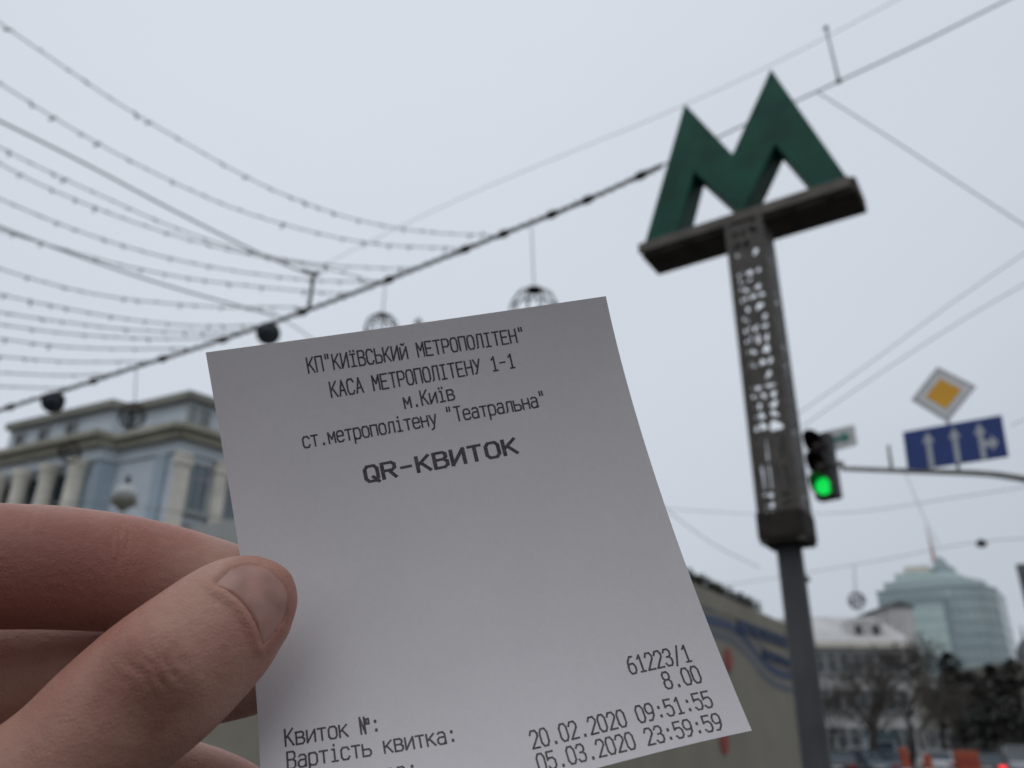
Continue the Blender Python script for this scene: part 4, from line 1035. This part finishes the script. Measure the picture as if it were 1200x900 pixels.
# stroke font, cell 4 wide, capitals 6 high, small letters 4.2 high
xh = 4.3
GL = {
'К': [[(0, 0), (0, 6)], [(3.9, 6), (0.1, 2.5)], [(1.2, 3.5), (4, 0)]], 'П': [[(0, 0), (0, 6), (4, 6), (4, 0)]],
'"': [[(1.1, 6.4), (1.1, 4.7)], [(2.7, 6.4), (2.7, 4.7)]], 'И': [[(0, 6), (0, 0), (4, 6), (4, 0)]],
'Й': [[(0, 5), (0, 0), (4, 5), (4, 0)], [(1, 6.5), (1.6, 6), (2.4, 6), (3, 6.5)]],
'Ї': [[(.5, 0), (3.5, 0)], [(.5, 5), (3.5, 5)], [(2, 0), (2, 5)], [(.9, 6.0), (.9, 6.5)], [(3.1, 6.0), (3.1, 6.5)]],
'І': [[(.5, 0), (3.5, 0)], [(.5, 6), (3.5, 6)], [(2, 0), (2, 6)]],
'В': [[(0, 0), (0, 6), (2.9, 6), (3.8, 5.3), (3.8, 4), (2.9, 3.2), (0, 3.2)], [(2.9, 3.2), (4, 2.4), (4, .8), (3, 0), (0, 0)]],
'С': [[(4, 4.8), (3.2, 6), (.9, 6), (0, 4.8), (0, 1.2), (.9, 0), (3.2, 0), (4, 1.2)]],
'Ь': [[(0, 6), (0, 0), (3.1, 0), (4, .9), (4, 2.4), (3.1, 3.2), (0, 3.2)]],
'М': [[(0, 0), (0, 6), (2, 2.6), (4, 6), (4, 0)]], 'Е': [[(4, 6), (0, 6), (0, 0), (4, 0)], [(0, 3.1), (3.2, 3.1)]],
'Т': [[(0, 6), (4, 6)], [(2, 6), (2, 0)]], 'Р': [[(0, 0), (0, 6), (3.1, 6), (4, 5.2), (4, 3.5), (3.1, 2.7), (0, 2.7)]],
'О': [[(.9, 0), (0, 1.2), (0, 4.8), (.9, 6), (3.1, 6), (4, 4.8), (4, 1.2), (3.1, 0), (.9, 0)]],
'Л': [[(0, 0), (.7, .5), (1.1, 6), (4, 6), (4, 0)]], 'Н': [[(0, 0), (0, 6)], [(4, 0), (4, 6)], [(0, 3.1), (4, 3.1)]],
'А': [[(0, 0), (2, 6), (4, 0)], [(.7, 2), (3.3, 2)]], 'У': [[(0, 6), (2, 2.6)], [(4, 6), (2, 2.2), (1.2, .4), (.3, 0)]],
'Q': [[(.9, 0), (0, 1.2), (0, 4.8), (.9, 6), (3.1, 6), (4, 4.8), (4, 1.2), (3.1, 0), (.9, 0)], [(2.3, 1.7), (4.1, -.5)]],
'R': [[(0, 0), (0, 6), (3.1, 6), (4, 5.2), (4, 3.7), (3.1, 3), (0, 3)], [(2, 3), (4, 0)]],
'-': [[(.4, 3), (3.6, 3)]], '.': [[(1.7, 0), (2.3, 0)], [(1.7, .5), (2.3, .5)]], ':': [[(1.7, .4), (2.3, .4)], [(1.7, .9), (2.3, .9)], [(1.7, 3.6), (2.3, 3.6)], [(1.7, 4.1), (2.3, 4.1)]],
'/': [[(.3, -.6), (3.7, 6.4)]], '№': [[(-.2, 0), (-.2, 6), (2, 0), (2, 6)], [(3, 3.4), (3, 5.2), (4.2, 5.2), (4.2, 3.4), (3, 3.4)]],
'м': [[(0, 0), (0, xh), (2, 1.6), (4, xh), (4, 0)]], 'и': [[(0, xh), (0, 0), (4, xh), (4, 0)]],
'ї': [[(.5, 0), (3.5, 0)], [(.8, xh), (2, xh), (2, 0)], [(1, 5.4), (1, 5.9)], [(2.9, 5.4), (2.9, 5.9)]], 'і': [[(.5, 0), (3.5, 0)], [(.8, xh), (2, xh), (2, 0)], [(2, 5.5), (2, 6)]],
'в': [[(0, 0), (0, xh), (2.9, xh), (3.7, 3.7), (3.7, 2.9), (2.9, 2.3), (0, 2.3)], [(2.9, 2.3), (4, 1.6), (4, .7), (3.1, 0), (0, 0)]],
'с': [[(4, 3.4), (3.2, xh), (.9, xh), (0, 3.4), (0, .9), (.9, 0), (3.2, 0), (4, .9)]], 'т': [[(0, xh), (4, xh)], [(2, xh), (2, 0)]],
'р': [[(0, -1.7), (0, xh)], [(0, 3.5), (.9, xh), (3.1, xh), (4, 3.4), (4, .9), (3.1, 0), (.9, 0), (0, .8)]],
'о': [[(.9, 0), (0, .9), (0, 3.4), (.9, xh), (3.1, xh), (4, 3.4), (4, .9), (3.1, 0), (.9, 0)]],
'п': [[(0, 0), (0, xh), (4, xh), (4, 0)]], 'л': [[(0, 0), (.7, .4), (1.1, xh), (4, xh), (4, 0)]],
'е': [[(0, 2.3), (4, 2.3), (4, 3.4), (3.1, xh), (.9, xh), (0, 3.4), (0, .9), (.9, 0), (3.2, 0), (4, .6)]],
'н': [[(0, 0), (0, xh)], [(4, 0), (4, xh)], [(0, 2.3), (4, 2.3)]], 'у': [[(0, xh), (2, .6)], [(4, xh), (1.6, -1.2), (.3, -1.7)]],
'а': [[(.5, 3.8), (1.1, xh), (3, xh), (3.8, 3.6), (3.8, 0)], [(3.8, 2.5), (1, 2.5), (0, 1.8), (0, .7), (.9, 0), (2.8, 0), (3.8, .9)]],
'ь': [[(0, xh), (0, 0), (3.1, 0), (4, .6), (4, 1.8), (3.1, 2.4), (0, 2.4)]], 'к': [[(0, 0), (0, xh)], [(3.8, xh), (.1, 1.8)], [(1.2, 2.6), (4, 0)]],
'0': [[(1, 0), (0, 1.3), (0, 4.7), (1, 6), (3, 6), (4, 4.7), (4, 1.3), (3, 0), (1, 0)]], '1': [[(.8, 4.8), (2.3, 6), (2.3, 0)], [(.9, 0), (3.7, 0)]],
'2': [[(0, 4.7), (.9, 6), (3.1, 6), (4, 4.9), (4, 3.9), (0, 0), (4, 0)]], '3': [[(.1, 5), (1, 6), (3, 6), (3.9, 5.1), (3.9, 4), (3, 3.2), (1.5, 3.2)], [(3, 3.2), (4, 2.3), (4, 1), (3.1, 0), (.9, 0), (0, 1)]],
'5': [[(3.8, 6), (.3, 6), (.1, 3.3), (1, 3.8), (3, 3.8), (4, 2.8), (4, 1), (3, 0), (1, 0), (0, 1)]], '6': [[(3.6, 6), (2, 6), (.4, 4.4), (0, 2.6), (0, 1.1), (.9, 0), (3.1, 0), (4, 1.1), (4, 2.5), (3.1, 3.5), (.9, 3.5), (0, 2.6)]],
'8': [[(1, 3.2), (.2, 4), (.2, 5.2), (1, 6), (3, 6), (3.8, 5.2), (3.8, 4), (3, 3.2), (1, 3.2), (0, 2.3), (0, .9), (1, 0), (3, 0), (4, .9), (4, 2.3), (3, 3.2)]],
'9': [[(.4, 0), (2, 0), (3.6, 1.6), (4, 3.4), (4, 4.9), (3.1, 6), (.9, 6), (0, 4.9), (0, 3.5), (.9, 2.5), (3.1, 2.5), (4, 3.4)]],
}
INK = mat('thermal_ink', (.026, .020, .023), .6, .2, 2600, col2=(.105, .088, .095))
def text_line(txt, p_start, p_end, cap_px, sw=.70, name='printed_text', hscale=1.0, adv_=5.5):
    """baseline from p_start (left of the first glyph) to p_end (right of the last), photographed pixels, laid onto the paper"""
    u0_, v0_ = inv(*p_start); u1_, v1_ = inv(*p_end)
    ncell = len(txt); gw = 4.0; adv = adv_
    total = adv * (ncell - 1) + gw
    # world scales of u and v here
    um, vm = (u0_ + u1_) / 2, (v0_ + v1_) / 2
    ulen = (surf(um + .01, vm) - surf(um - .01, vm)).length / .02; vlen = (surf(um, vm + .01) - surf(um, vm - .01)).length / .02
    x0_, y0_ = proj(surf(um, vm)); x1_, y1_ = proj(surf(um, vm - .01)); pxv = math.hypot(x1_ - x0_, y1_ - y0_) / .01
    ky = cap_px / 6.0 / pxv                        # v per glyph unit
    def put(gx_, gy_):
        t = gx_ / total
        return (u0_ + (u1_ - u0_) * t), (v0_ + (v1_ - v0_) * t) - gy_ * ky
    kx_m = math.hypot((u1_ - u0_) * ulen, (v1_ - v0_) * vlen) / total; ky_m = ky * vlen
    hw = sw * .5 * ky_m
    b = MB(); q = 0
    for i, ch in enumerate(txt):
        if ch == ' ': continue
        for pl in GL[ch]:
            for (xa, ya), (xb, yb) in zip(pl[:-1], pl[1:]):
                ua, va = put(i * adv + xa, ya); ub, vb = put(i * adv + xb, yb)
                dx, dy = (ub - ua) * ulen, (vb - va) * vlen; ln = math.hypot(dx, dy) or 1e-9
                tx, ty = dx / ln, dy / ln; e = hw * .75
                q = (q + 1) % 5
                o_ = .00002 + .000003 * q
                c = []
                for s1, s2 in ((-1, -1), (-1, 1), (1, 1), (1, -1)):
                    bu, bv = (ua, va) if s1 < 0 else (ub, vb)
                    ou = (s1 * tx * e - s2 * ty * hw * hscale) / ulen; ov = (s1 * ty * e + s2 * tx * hw) / vlen
                    c.append(surfo(bu + ou, bv + ov, o_))
                b.poly(c)
    return b.build(name, INK, tk)
text_line('КП"КИЇВСЬКИЙ МЕТРОПОЛІТЕН"', (362, 437), (616, 399.5), 16.5)
text_line('КАСА МЕТРОПОЛІТЕНУ 1-1', (389, 465.5), (604, 430.5), 17)
text_line('м.Київ', (475, 478.5), (533, 468), 17)
text_line('ст.метрополітену "Театральна"', (356.5, 525), (641, 475), 17)
text_line('QR-КВИТОК', (430, 565), (606.5, 530.5), 17.5, 1.1, hscale=1.4, adv_=5.7)
text_line('Квиток №:', (335, 874.5), (446, 857), 19.5, .70)
text_line('Вартість квитка:', (337.5, 901.5), (536, 869), 19.5, .70)
text_line('ас:', (452, 916), (490, 909.5), 19.5, .70)
text_line('61223/1', (739.5, 790), (811, 774.5), 20, .70)
text_line('8.00', (781, 807.5), (823, 799), 20, .70)
text_line('20.02.2020 09:51:55', (625, 877.5), (836, 828), 20, .70)
text_line('05.03.2020 23:59:59', (633, 904.5), (848, 854), 20, .70)

# ------------------------------------------------------------------ the hand
def finger(b, ctrl, n=36, k=9):
    """ctrl: (px, py, depth, half width in px, half thickness in mm); ring tube with elliptical section, round end"""
    C = [at_d(x, y, d) for x, y, d, w, t in ctrl]; Wd = [w * d / FPX for x, y, d, w, t in ctrl]; Tk = [t / 1000 for *_, t in ctrl]
    P = crom(C, k); 
    wv = crom([Vector((a, c, 0)) for a, c in zip(Wd, Tk)], k)
    vs = []; fs = []
    for i, p in enumerate(P):
        t = (P[min(i + 1, len(P) - 1)] - P[max(i - 1, 0)]).normalized()
        nn = (CAM - p).normalized(); nn = (nn - t * nn.dot(t)).normalized(); bb2 = t.cross(nn)
        for j in range(n):
            a = 2 * math.pi * j / n
            vs.append(p + bb2 * (max(wv[i].x, 2e-4) * math.cos(a)) + nn * (max(wv[i].y, 2e-4) * math.sin(a)))
    for i in range(len(P) - 1):
        for j in range(n): fs.append((i * n + j, i * n + (j + 1) % n, (i + 1) * n + (j + 1) % n, (i + 1) * n + j))
    fs.append(tuple(reversed(range(n)))); fs.append(tuple((len(P) - 1) * n + j for j in range(n)))
    b.add(vs, fs)
hb = MB()
# thumb, its nail side towards the camera
finger(hb, [(-250, 1130, .120, 120, 14.5), (-80, 1010, .121, 92, 12.5), (20, 934, .123, 82, 10.6), (75, 893, .1245, 80, 9.9), (130, 846, .127, 84, 9.8), (185, 800, .130, 85, 10.0), (235, 757, .1335, 79, 9.3), (275, 721, .1368, 70, 7.9), (303, 700, .1388, 57, 6.5), (321, 687, .1397, 42, 5.2), (332, 679, .1402, 29, 3.8), (339, 674, .1405, 12, 1.8), (340.5, 673, .1406, 2, .3)])
# index finger behind the paper
finger(hb, [(-420, 760, .150, 95, 11), (-260, 668, .139, 88, 10.5), (-120, 655, .137, 76, 9.6), (-20, 662, .1395, 73, 9.3), (60, 664, .1455, 71, 9.0), (140, 671, .152, 67, 8.6), (200, 679, .1575, 61, 8.0), (250, 688, .1612, 55, 7.2), (300, 697, .1625, 48, 6.6), (340, 703, .1628, 37, 5.4), (360, 706, .163, 22, 3.4), (367, 707, .163, 3, .4)])
# middle finger
finger(hb, [(-440, 870, .160, 90, 11), (-270, 800, .152, 84, 10.2), (-120, 786, .152, 74, 9.6), (0, 789, .154, 69, 9.4), (100, 792, .157, 65, 9.0), (200, 795, .161, 58, 8.4), (270, 790, .1655, 52, 7.6), (320, 786, .1675, 42, 6.2), (350, 785, .169, 26, 4), (360, 785, .1695, 3, .4)])
# ring finger
finger(hb, [(-440, 1010, .158, 90, 11), (-270, 945, .155, 76, 9.8), (-120, 915, .157, 66, 9), (0, 905, .161, 60, 8.6), (110, 910, .165, 56, 8.2), (200, 922, .168, 53, 7.8), (260, 936, .169, 48, 7.2), (310, 952, .170, 36, 5.6), (335, 962, .170, 20, 3.4), (342, 965, .170, 3, .4)])
# little finger
finger(hb, [(-430, 1130, .160, 80, 10), (-270, 1060, .163, 64, 8.6), (-120, 1030, .167, 55, 7.6), (0, 1025, .171, 50, 7.2), (100, 1035, .174, 47, 6.8), (180, 1052, .175, 40, 6.0), (215, 1062, .175, 24, 4), (225, 1065, .175, 3, .4)])
finger(hb, [(-190, 1110, .122, 110, 13), (-185, 1000, .126, 95, 12), (-215, 880, .134, 95, 12), (-240, 770, .142, 95, 12), (-250, 690, .146, 80, 11)])  # thumb web out of frame, added to block light from the left
finger(hb, [(-120, 1120, .165, 60, 10), (-130, 1000, .176, 80, 11), (-130, 880, .186, 90, 10), (-130, 780, .190, 90, 10), (-150, 700, .186, 80, 10)])  # palm behind the fingers, added to darken the gap between them
# palm and wrist, outside the frame at the lower left
finger(hb, [(-330, 760, .152, 110, 12), (-430, 900, .152, 260, 17), (-430, 1060, .148, 300, 19), (-400, 1250, .140, 280, 20), (-380, 1450, .132, 250, 20), (-370, 1650, .124, 240, 20), (-370, 1900, .116, 250, 21), (-380, 2300, .108, 270, 22), (-400, 2900, .098, 300, 24)], 40, 6)
tmp = hb.build('hand_tmp', M['paint'])
rm = tmp.modifiers.new('remesh', 'REMESH'); rm.mode = 'VOXEL'; rm.voxel_size = .00055; rm.use_smooth_shade = True
sm_ = tmp.modifiers.new('smooth', 'SMOOTH'); sm_.factor = .5; sm_.iterations = 6
dg = bpy.context.evaluated_depsgraph_get(); ev = tmp.evaluated_get(dg); hm = bpy.data.meshes.new_from_object(ev)
bpy.data.objects.remove(tmp)
nv = len(hm.vertices); co = np.empty(nv * 3, dtype=np.float64); hm.vertices.foreach_get('co', co); co = co.reshape(-1, 3)
hm.polygons.foreach_set('use_smooth', np.ones(len(hm.polygons), dtype=bool))
nrm = np.empty(nv * 3); hm.vertices.foreach_get('normal', nrm); nrm = nrm.reshape(-1, 3)
bvh = BVHTree.FromPolygons([Vector(c) for c in co], [p.vertices[:] for p in hm.polygons])
# nail outline in the photograph, seen on the thumb's back
nail_px = [(251, 684), (258, 676), (267, 668), (279, 662.5), (291, 660.5), (304, 662), (316, 667.5), (326, 676), (334, 686), (337.5, 700), (335.5, 716), (329, 732), (319, 745), (307, 756), (303, 742), (297, 729), (288, 714), (277, 702), (264, 692)]
def dens(poly, k=6):
    out = []
    for i in range(len(poly)):
        a, b_, c, d = [np.array(poly[(i + q) % len(poly)], float) for q in (-1, 0, 1, 2)]
        for j in range(k):
            t = j / k; out.append(.5 * (2 * b_ + (c - a) * t + (2 * a - 5 * b_ + 4 * c - d) * t * t + (3 * b_ - a - 3 * c + d) * t ** 3))
    return np.array(out)
NP = dens(nail_px)
rel = co - np.array(CAM); dep = rel @ np.array(FWD); sx_ = 600 + FPX * (rel @ np.array(RIGHT)) / dep; sy_ = 450 - FPX * (rel @ np.array(UP)) / dep
facing = (nrm * (-rel)).sum(1) / np.linalg.norm(rel, axis=1)
cand = np.where((dep < .1415) & (sx_ > 60) & (sx_ < 350) & (sy_ > 640) & (sy_ < 900) & (facing > -.1))[0]
pts2 = np.stack([sx_[cand], sy_[cand]], 1)
dmin = np.full(len(cand), 1e9); kmin = np.zeros(len(cand), int)
for k in range(len(NP)):
    dd = np.hypot(pts2[:, 0] - NP[k, 0], pts2[:, 1] - NP[k, 1]); mk = dd < dmin; dmin[mk] = dd[mk]; kmin[mk] = k
ins = np.zeros(len(cand), bool)
for k in range(len(NP)):
    a = NP[k]; b_ = NP[(k + 1) % len(NP)]
    cr = ((a[1] > pts2[:, 1]) != (b_[1] > pts2[:, 1]))
    with np.errstate(divide='ignore', invalid='ignore'):
        xi = (b_[0] - a[0]) * (pts2[:, 1] - a[1]) / (b_[1] - a[1]) + a[0]
    ins ^= cr & (pts2[:, 0] < xi)
sdist = np.where(ins, -dmin, dmin)                    # pixels, 1 px is about 0.14 mm
prox = (kmin >= 13 * 6) | (kmin < 2 * 6)              # the cuticle side of the outline
side = ((kmin >= 2 * 6) & (kmin < 5 * 6)) | ((kmin >= 11 * 6) & (kmin < 13 * 6))
amp = np.where(prox, .00050, np.where(side, .00038, .00012))
disp = amp * np.exp(-((sdist - 5.0) / 6.5) ** 2)
disp -= .00050 * np.clip(-sdist / 5.0 + .2, 0, 1) * (sdist < 1)
# knuckle creases and fullness over the thumb joint
ax = np.array((.77, -.64)); bx = np.array((.64, .77))
for cx, cy, am, wd, ln, cv in ((168, 792, .00034, 2.6, 34, .006), (181, 784, .00042, 2.2, 30, .004), (193, 777, .00036, 2.2, 36, -.003), (207, 767, .00026, 2.0, 30, -.006), (150, 802, .00024, 2.4, 26, .008), (228, 750, .00016, 2.0, 26, -.005), (188, 800, .00030, 2.0, 16, .012), (160, 780, .00022, 2.0, 18, -.010)):
    s1 = (pts2[:, 0] - cx) * ax[0] + (pts2[:, 1] - cy) * ax[1]; s2 = (pts2[:, 0] - cx) * bx[0] + (pts2[:, 1] - cy) * bx[1]
    s1 = s1 + cv * s2 * s2 + 2.0 * np.sin(s2 * .16 + cx)
    disp -= am * np.exp(-(s1 / wd) ** 2) * np.exp(-(s2 / ln) ** 2)
s1 = (pts2[:, 0] - 185) * ax[0] + (pts2[:, 1] - 786) * ax[1]; s2 = (pts2[:, 0] - 185) * bx[0] + (pts2[:, 1] - 786) * bx[1]
disp += .0007 * np.exp(-(s1 / 26) ** 2 - (s2 / 38) ** 2)
co2 = co.copy(); disp = disp * np.where((disp < 0) & (sdist > 4), .5, .8); co2[cand] += nrm[cand] * disp[:, None]
ci = np.where((dep > .128) & (dep < .158) & (sx_ > -120) & (sx_ < 270) & (sy_ > 575) & (sy_ < 745) & (facing > 0))[0]
di = np.zeros(len(ci))
for x0_, am, wd, k_ in ((138, .00034, 2.2, .0012), (146, .00026, 2.0, .0010), (129, .00018, 2.2, .0014), (70, .00010, 2.4, .0008), (205, .00010, 2.2, .001), (30, .00012, 2.6, .0006), (98, .00008, 2, .0008)):
    yy_ = sy_[ci] - 655; q_ = sx_[ci] - x0_ - k_ * yy_ ** 2 + .08 * yy_ + 1.5 * np.sin(yy_ * .14 + x0_)
    di -= am * np.exp(-(q_ / wd) ** 2) * np.exp(-((yy_ + 8) / 48) ** 2)
co2[ci] += nrm[ci] * di[:, None]
# flatten whatever would poke through the sheet of paper: the thumb pad and fingertip press against it
hroot = tag(bpy.data.objects.new('person', hm), 'bare left hand of a person pinching the paper ticket between thumb and index finger', 'person'); COL.objects.link(hroot)
fl_cnt = 0
pu = np.array([[surf(i / 30, j / 30) for i in range(31)] for j in range(31)]).reshape(-1, 3)
prel = pu - np.array(CAM); pd = prel @ np.array(FWD); ppx = 600 + FPX * (prel @ np.array(RIGHT)) / pd; ppy = 450 - FPX * (prel @ np.array(UP)) / pd
A_ = np.stack([np.ones_like(ppx), ppx, ppy, ppx * ppy, ppx ** 2, ppy ** 2, ppy ** 3, ppx * ppy ** 2, ppx ** 2 * ppy], 1); cf, *_r = np.linalg.lstsq(A_, pd, rcond=None)
rel = co2 - np.array(CAM); dep = rel @ np.array(FWD); sx_ = 600 + FPX * (rel @ np.array(RIGHT)) / dep; sy_ = 450 - FPX * (rel @ np.array(UP)) / dep
pdep = cf[0] + cf[1] * sx_ + cf[2] * sy_ + cf[3] * sx_ * sy_ + cf[4] * sx_ ** 2 + cf[5] * sy_ ** 2 + cf[6] * sy_ ** 3 + cf[7] * sx_ * sy_ ** 2 + cf[8] * sx_ ** 2 * sy_
ledge = 241 + (sy_ - 413) * .165
near = (sx_ > 225) & (sx_ < 420) & (sy_ > 560) & (sy_ < 1010)
thumbv = near & (dep < .1462) & (sx_ < 352) & (((sx_ - 100) * .64 + (sy_ - 870) * .77) < 140) & (dep > pdep - .0004) & (nrm @ np.array(FWD) > 0)
th_new = np.where(thumbv & (dep > pdep - .00025), pdep - .00025, dep)
back = near & ~thumbv & (sx_ > ledge - 2) & (dep > .148) & (dep < pdep + .0004)
th_new = np.where(back, pdep + .0004, th_new)
scale_ = (th_new / dep)[:, None]; co2 = np.array(CAM) + rel * scale_
hm.vertices.foreach_set('co', co2.ravel()); hm.update()
hroot_o = Vector(at_d(-380, 1650, .124))
# skin
sk = bpy.data.materials.new('skin'); sk.use_nodes = True; n = sk.node_tree.nodes; l = sk.node_tree.links; p_ = n['Principled BSDF']
tcn = n.new('ShaderNodeTexCoord')
z1_ = n.new('ShaderNodeTexNoise'); z1_.inputs['Scale'].default_value = 75; z1_.inputs['Detail'].default_value = 5
z2_ = n.new('ShaderNodeTexNoise'); z2_.inputs['Scale'].default_value = 700; z2_.inputs['Detail'].default_value = 4
vo = n.new('ShaderNodeTexVoronoi'); vo.feature = 'DISTANCE_TO_EDGE'; vo.inputs['Scale'].default_value = 1500
z3_ = n.new('ShaderNodeTexNoise'); z3_.inputs['Scale'].default_value = 260; z3_.inputs['Detail'].default_value = 4
for q in (z1_, z2_, vo, z3_): l.new(tcn.outputs['Object'], q.inputs['Vector'])
mrs = n.new('ShaderNodeMapRange'); mrs.inputs[1].default_value = .34; mrs.inputs[2].default_value = .66; l.new(z1_.outputs['Fac'], mrs.inputs[0])
mxs = n.new('ShaderNodeMix'); mxs.data_type = 'RGBA'; mxs.inputs[6].default_value = (.37, .165, .125, 1); mxs.inputs[7].default_value = (.46, .260, .200, 1)
l.new(mrs.outputs[0], mxs.inputs[0])
prev = mxs.outputs[2]
# darker, browner skin over the thumb knuckle; redder index finger, shade painted into its lower side
for c_, r_k, colr, st_ in ((at_d(150, 792, .120), .0060, (.25, .11, .080, 1), .6), (at_d(196, 818, .121), .0055, (.22, .095, .070, 1), .7), (at_d(172, 770, .120), .0045, (.30, .14, .10, 1), .5), (at_d(150, 640, .140), .014, (.34, .125, .095, 1), .7), (at_d(20, 700, .134), .016, (.27, .095, .072, 1), .8)):
    vm = n.new('ShaderNodeVectorMath'); vm.operation = 'DISTANCE'; vm.inputs[1].default_value = tuple(c_); l.new(tcn.outputs['Object'], vm.inputs[0])
    wob = n.new('ShaderNodeMath'); wob.operation = 'MULTIPLY_ADD'; wob.inputs[1].default_value = .006; wob.inputs[2].default_value = -.003; l.new(z3_.outputs['Fac'], wob.inputs[0])
    sm2 = n.new('ShaderNodeMath'); sm2.operation = 'ADD'; l.new(vm.outputs['Value'], sm2.inputs[0]); l.new(wob.outputs[0], sm2.inputs[1])
    mk_ = n.new('ShaderNodeMapRange'); mk_.interpolation_type = 'SMOOTHSTEP'; mk_.inputs[1].default_value = r_k * 1.5; mk_.inputs[2].default_value = r_k * .3; mk_.inputs[3].default_value = 0; mk_.inputs[4].default_value = st_
    l.new(sm2.outputs[0], mk_.inputs[0])
    mm = n.new('ShaderNodeMix'); mm.data_type = 'RGBA'; mm.inputs[7].default_value = colr; l.new(mk_.outputs[0], mm.inputs[0]); l.new(prev, mm.inputs[6]); prev = mm.outputs[2]
l.new(prev, p_.inputs['Base Color'])
p_.inputs['Roughness'].default_value = .48; p_.inputs['Specular IOR Level'].default_value = .35
p_.inputs['Subsurface Weight'].default_value = .25; p_.inputs['Subsurface Radius'].default_value = (1, .35, .2); p_.inputs['Subsurface Scale'].default_value = .0016
b1 = n.new('ShaderNodeBump'); b1.inputs['Strength'].default_value = .32; b1.inputs['Distance'].default_value = .0006; l.new(z2_.outputs['Fac'], b1.inputs['Height'])
b2 = n.new('ShaderNodeBump'); b2.inputs['Strength'].default_value = .3; b2.inputs['Distance'].default_value = .0003; l.new(vo.outputs['Distance'], b2.inputs['Height']); l.new(b1.outputs[0], b2.inputs['Normal']); l.new(b2.outputs[0], p_.inputs['Normal'])
hm.materials.clear(); hm.materials.append(sk)
# nail plate
cen = NP.mean(0); rings = 12; vs = []; fs = []
for j in range(rings + 1):
    f_ = j / rings
    for k in range(len(NP)):
        q = cen + (NP[k] - cen) * f_ * 1.02
        d_ = ray(q[0], q[1]).normalized(); loc, no_, ix, ds = bvh.ray_cast(CAM, d_)
        kk = 0
        while loc is None and kk < 40:
            q = q + (cen - q) * .03; kk += 1
            d_ = ray(q[0], q[1]).normalized(); loc, no_, ix, ds = bvh.ray_cast(CAM, d_)
        lift_ = .00030 * (1 - f_ ** 6) - .00006
        prx = (k >= 13 * 6 or k < 2 * 6)
        if prx: lift_ -= .00022 * f_ ** 5
        vs.append(loc - d_ * lift_)
for _ in range(8):                                      # relax bumps of the voxel surface
    nvs = [v.copy() for v in vs]; Kn = len(NP)
    for j in range(1, rings):
        for k in range(Kn):
            nvs[j * Kn + k] = (vs[j * Kn + k] * 2 + vs[j * Kn + (k + 1) % Kn] + vs[j * Kn + k - 1 if k else j * Kn + Kn - 1] + vs[(j - 1) * Kn + k] + vs[(j + 1) * Kn + k]) / 6
    vs = nvs
Kn = len(NP)
for j in (0, 1):
    cpt = sum((vs[2 * Kn + k] for k in range(Kn)), Vector()) / Kn
    for k in range(Kn): vs[j * Kn + k] = cpt + (vs[2 * Kn + k] - cpt) * (j / 2)
for j in range(1, rings):
    for k in range(Kn): fs.append((0, Kn * 2 + (k + 1) % Kn, Kn * 2 + k) if j == 1 else (j * Kn + k, j * Kn + (k + 1) % Kn, (j + 1) * Kn + (k + 1) % Kn, (j + 1) * Kn + k))
nb = MB(); nb.add(vs, fs)
nail_m = mat('nail', (.39, .205, .168), .30, .14, 260, spec=.5)
no = nb.build('thumbnail', nail_m, None, smooth=True); no.parent = hroot
so = no.modifiers.new('thick', 'SOLIDIFY'); so.thickness = .00035; so.offset = -1
# unseen hooded figure behind the camera, added to shade the ticket and hand
coat_m = mat('dark_coat', (.035, .036, .04), .9, .25, 30, .4, 400)
cb = MB()
def limb(pts): cb.tube(crom([Vector(p[:3]) for p in pts], 5), [r.x for r in crom([Vector((p[3], 0, 0)) for p in pts], 5)], 20)
cuff = at_d(-400, 2750, .0995)
limb([(cuff.x, cuff.y, cuff.z, .044), (-.14, .13, 1.31, .055), (-.23, .00, 1.19, .066), (-.26, -.18, 1.24, .072), (-.19, -.36, 1.36, .085), (-.08, -.40, 1.40, .09)])
limb([(.055, -.075, 1.50, .042), (.12, -.08, 1.40, .052), (.25, -.12, 1.19, .066), (.27, -.22, 1.25, .072), (.19, -.38, 1.36, .085), (.08, -.40, 1.40, .09)])
for dx in (-.10, 0, .10): limb([(dx * .6, -.40, 1.46, .08), (dx, -.40, 1.36, .125), (dx, -.41, 1.15, .14), (dx * .9, -.41, .95, .14), (dx * 1.1, -.40, .72, .155)])
limb([(.01, -.38, 1.42, .085), (.01, -.37, 1.50, .10), (.01, -.355, 1.60, .125), (.01, -.35, 1.68, .12), (.01, -.36, 1.75, .07), (.01, -.36, 1.78, .02)])
ct_ = cb.build('coat_tmp', coat_m); rmc = ct_.modifiers.new('r', 'REMESH'); rmc.mode = 'VOXEL'; rmc.voxel_size = .012; rmc.use_smooth_shade = True
smc = ct_.modifiers.new('s', 'SMOOTH'); smc.iterations = 4
cm_ = bpy.data.meshes.new_from_object(ct_.evaluated_get(bpy.context.evaluated_depsgraph_get())); bpy.data.objects.remove(ct_)
cm_.polygons.foreach_set('use_smooth', [True] * len(cm_.polygons))
co_ = bpy.data.objects.new('shading_coat', cm_); COL.objects.link(co_); co_.parent = hroot
tb_ = MB()  # legs and shoes complete the added unseen figure
for sx in (-1, 1): tb_.tube([(sx * .09, -.40, .80), (sx * .10, -.39, .48), (sx * .105, -.41, .06)], [.095, .065, .055], 16)
tb_.build('trousers', M['cable'], None, smooth=True).parent = hroot
for sx in (-1, 1):
    sb_ = MB(); sb_.tube([(sx * .105, -.46, .05), (sx * .107, -.40, .055), (sx * .112, -.30, .045), (sx * .115, -.20, .035)], [.045, .052, .045, .03], 14); sb_.build('shoe', M['black'], None, smooth=True).parent = hroot
print('HAND verts', nv, 'Ztop', Ztop, 'cz0', cz0, 'M width', L_, 'PC', PC[:], 'tops', op[1].z, op[3].z, 'pole', pxy[:], 'F0', BAYD)
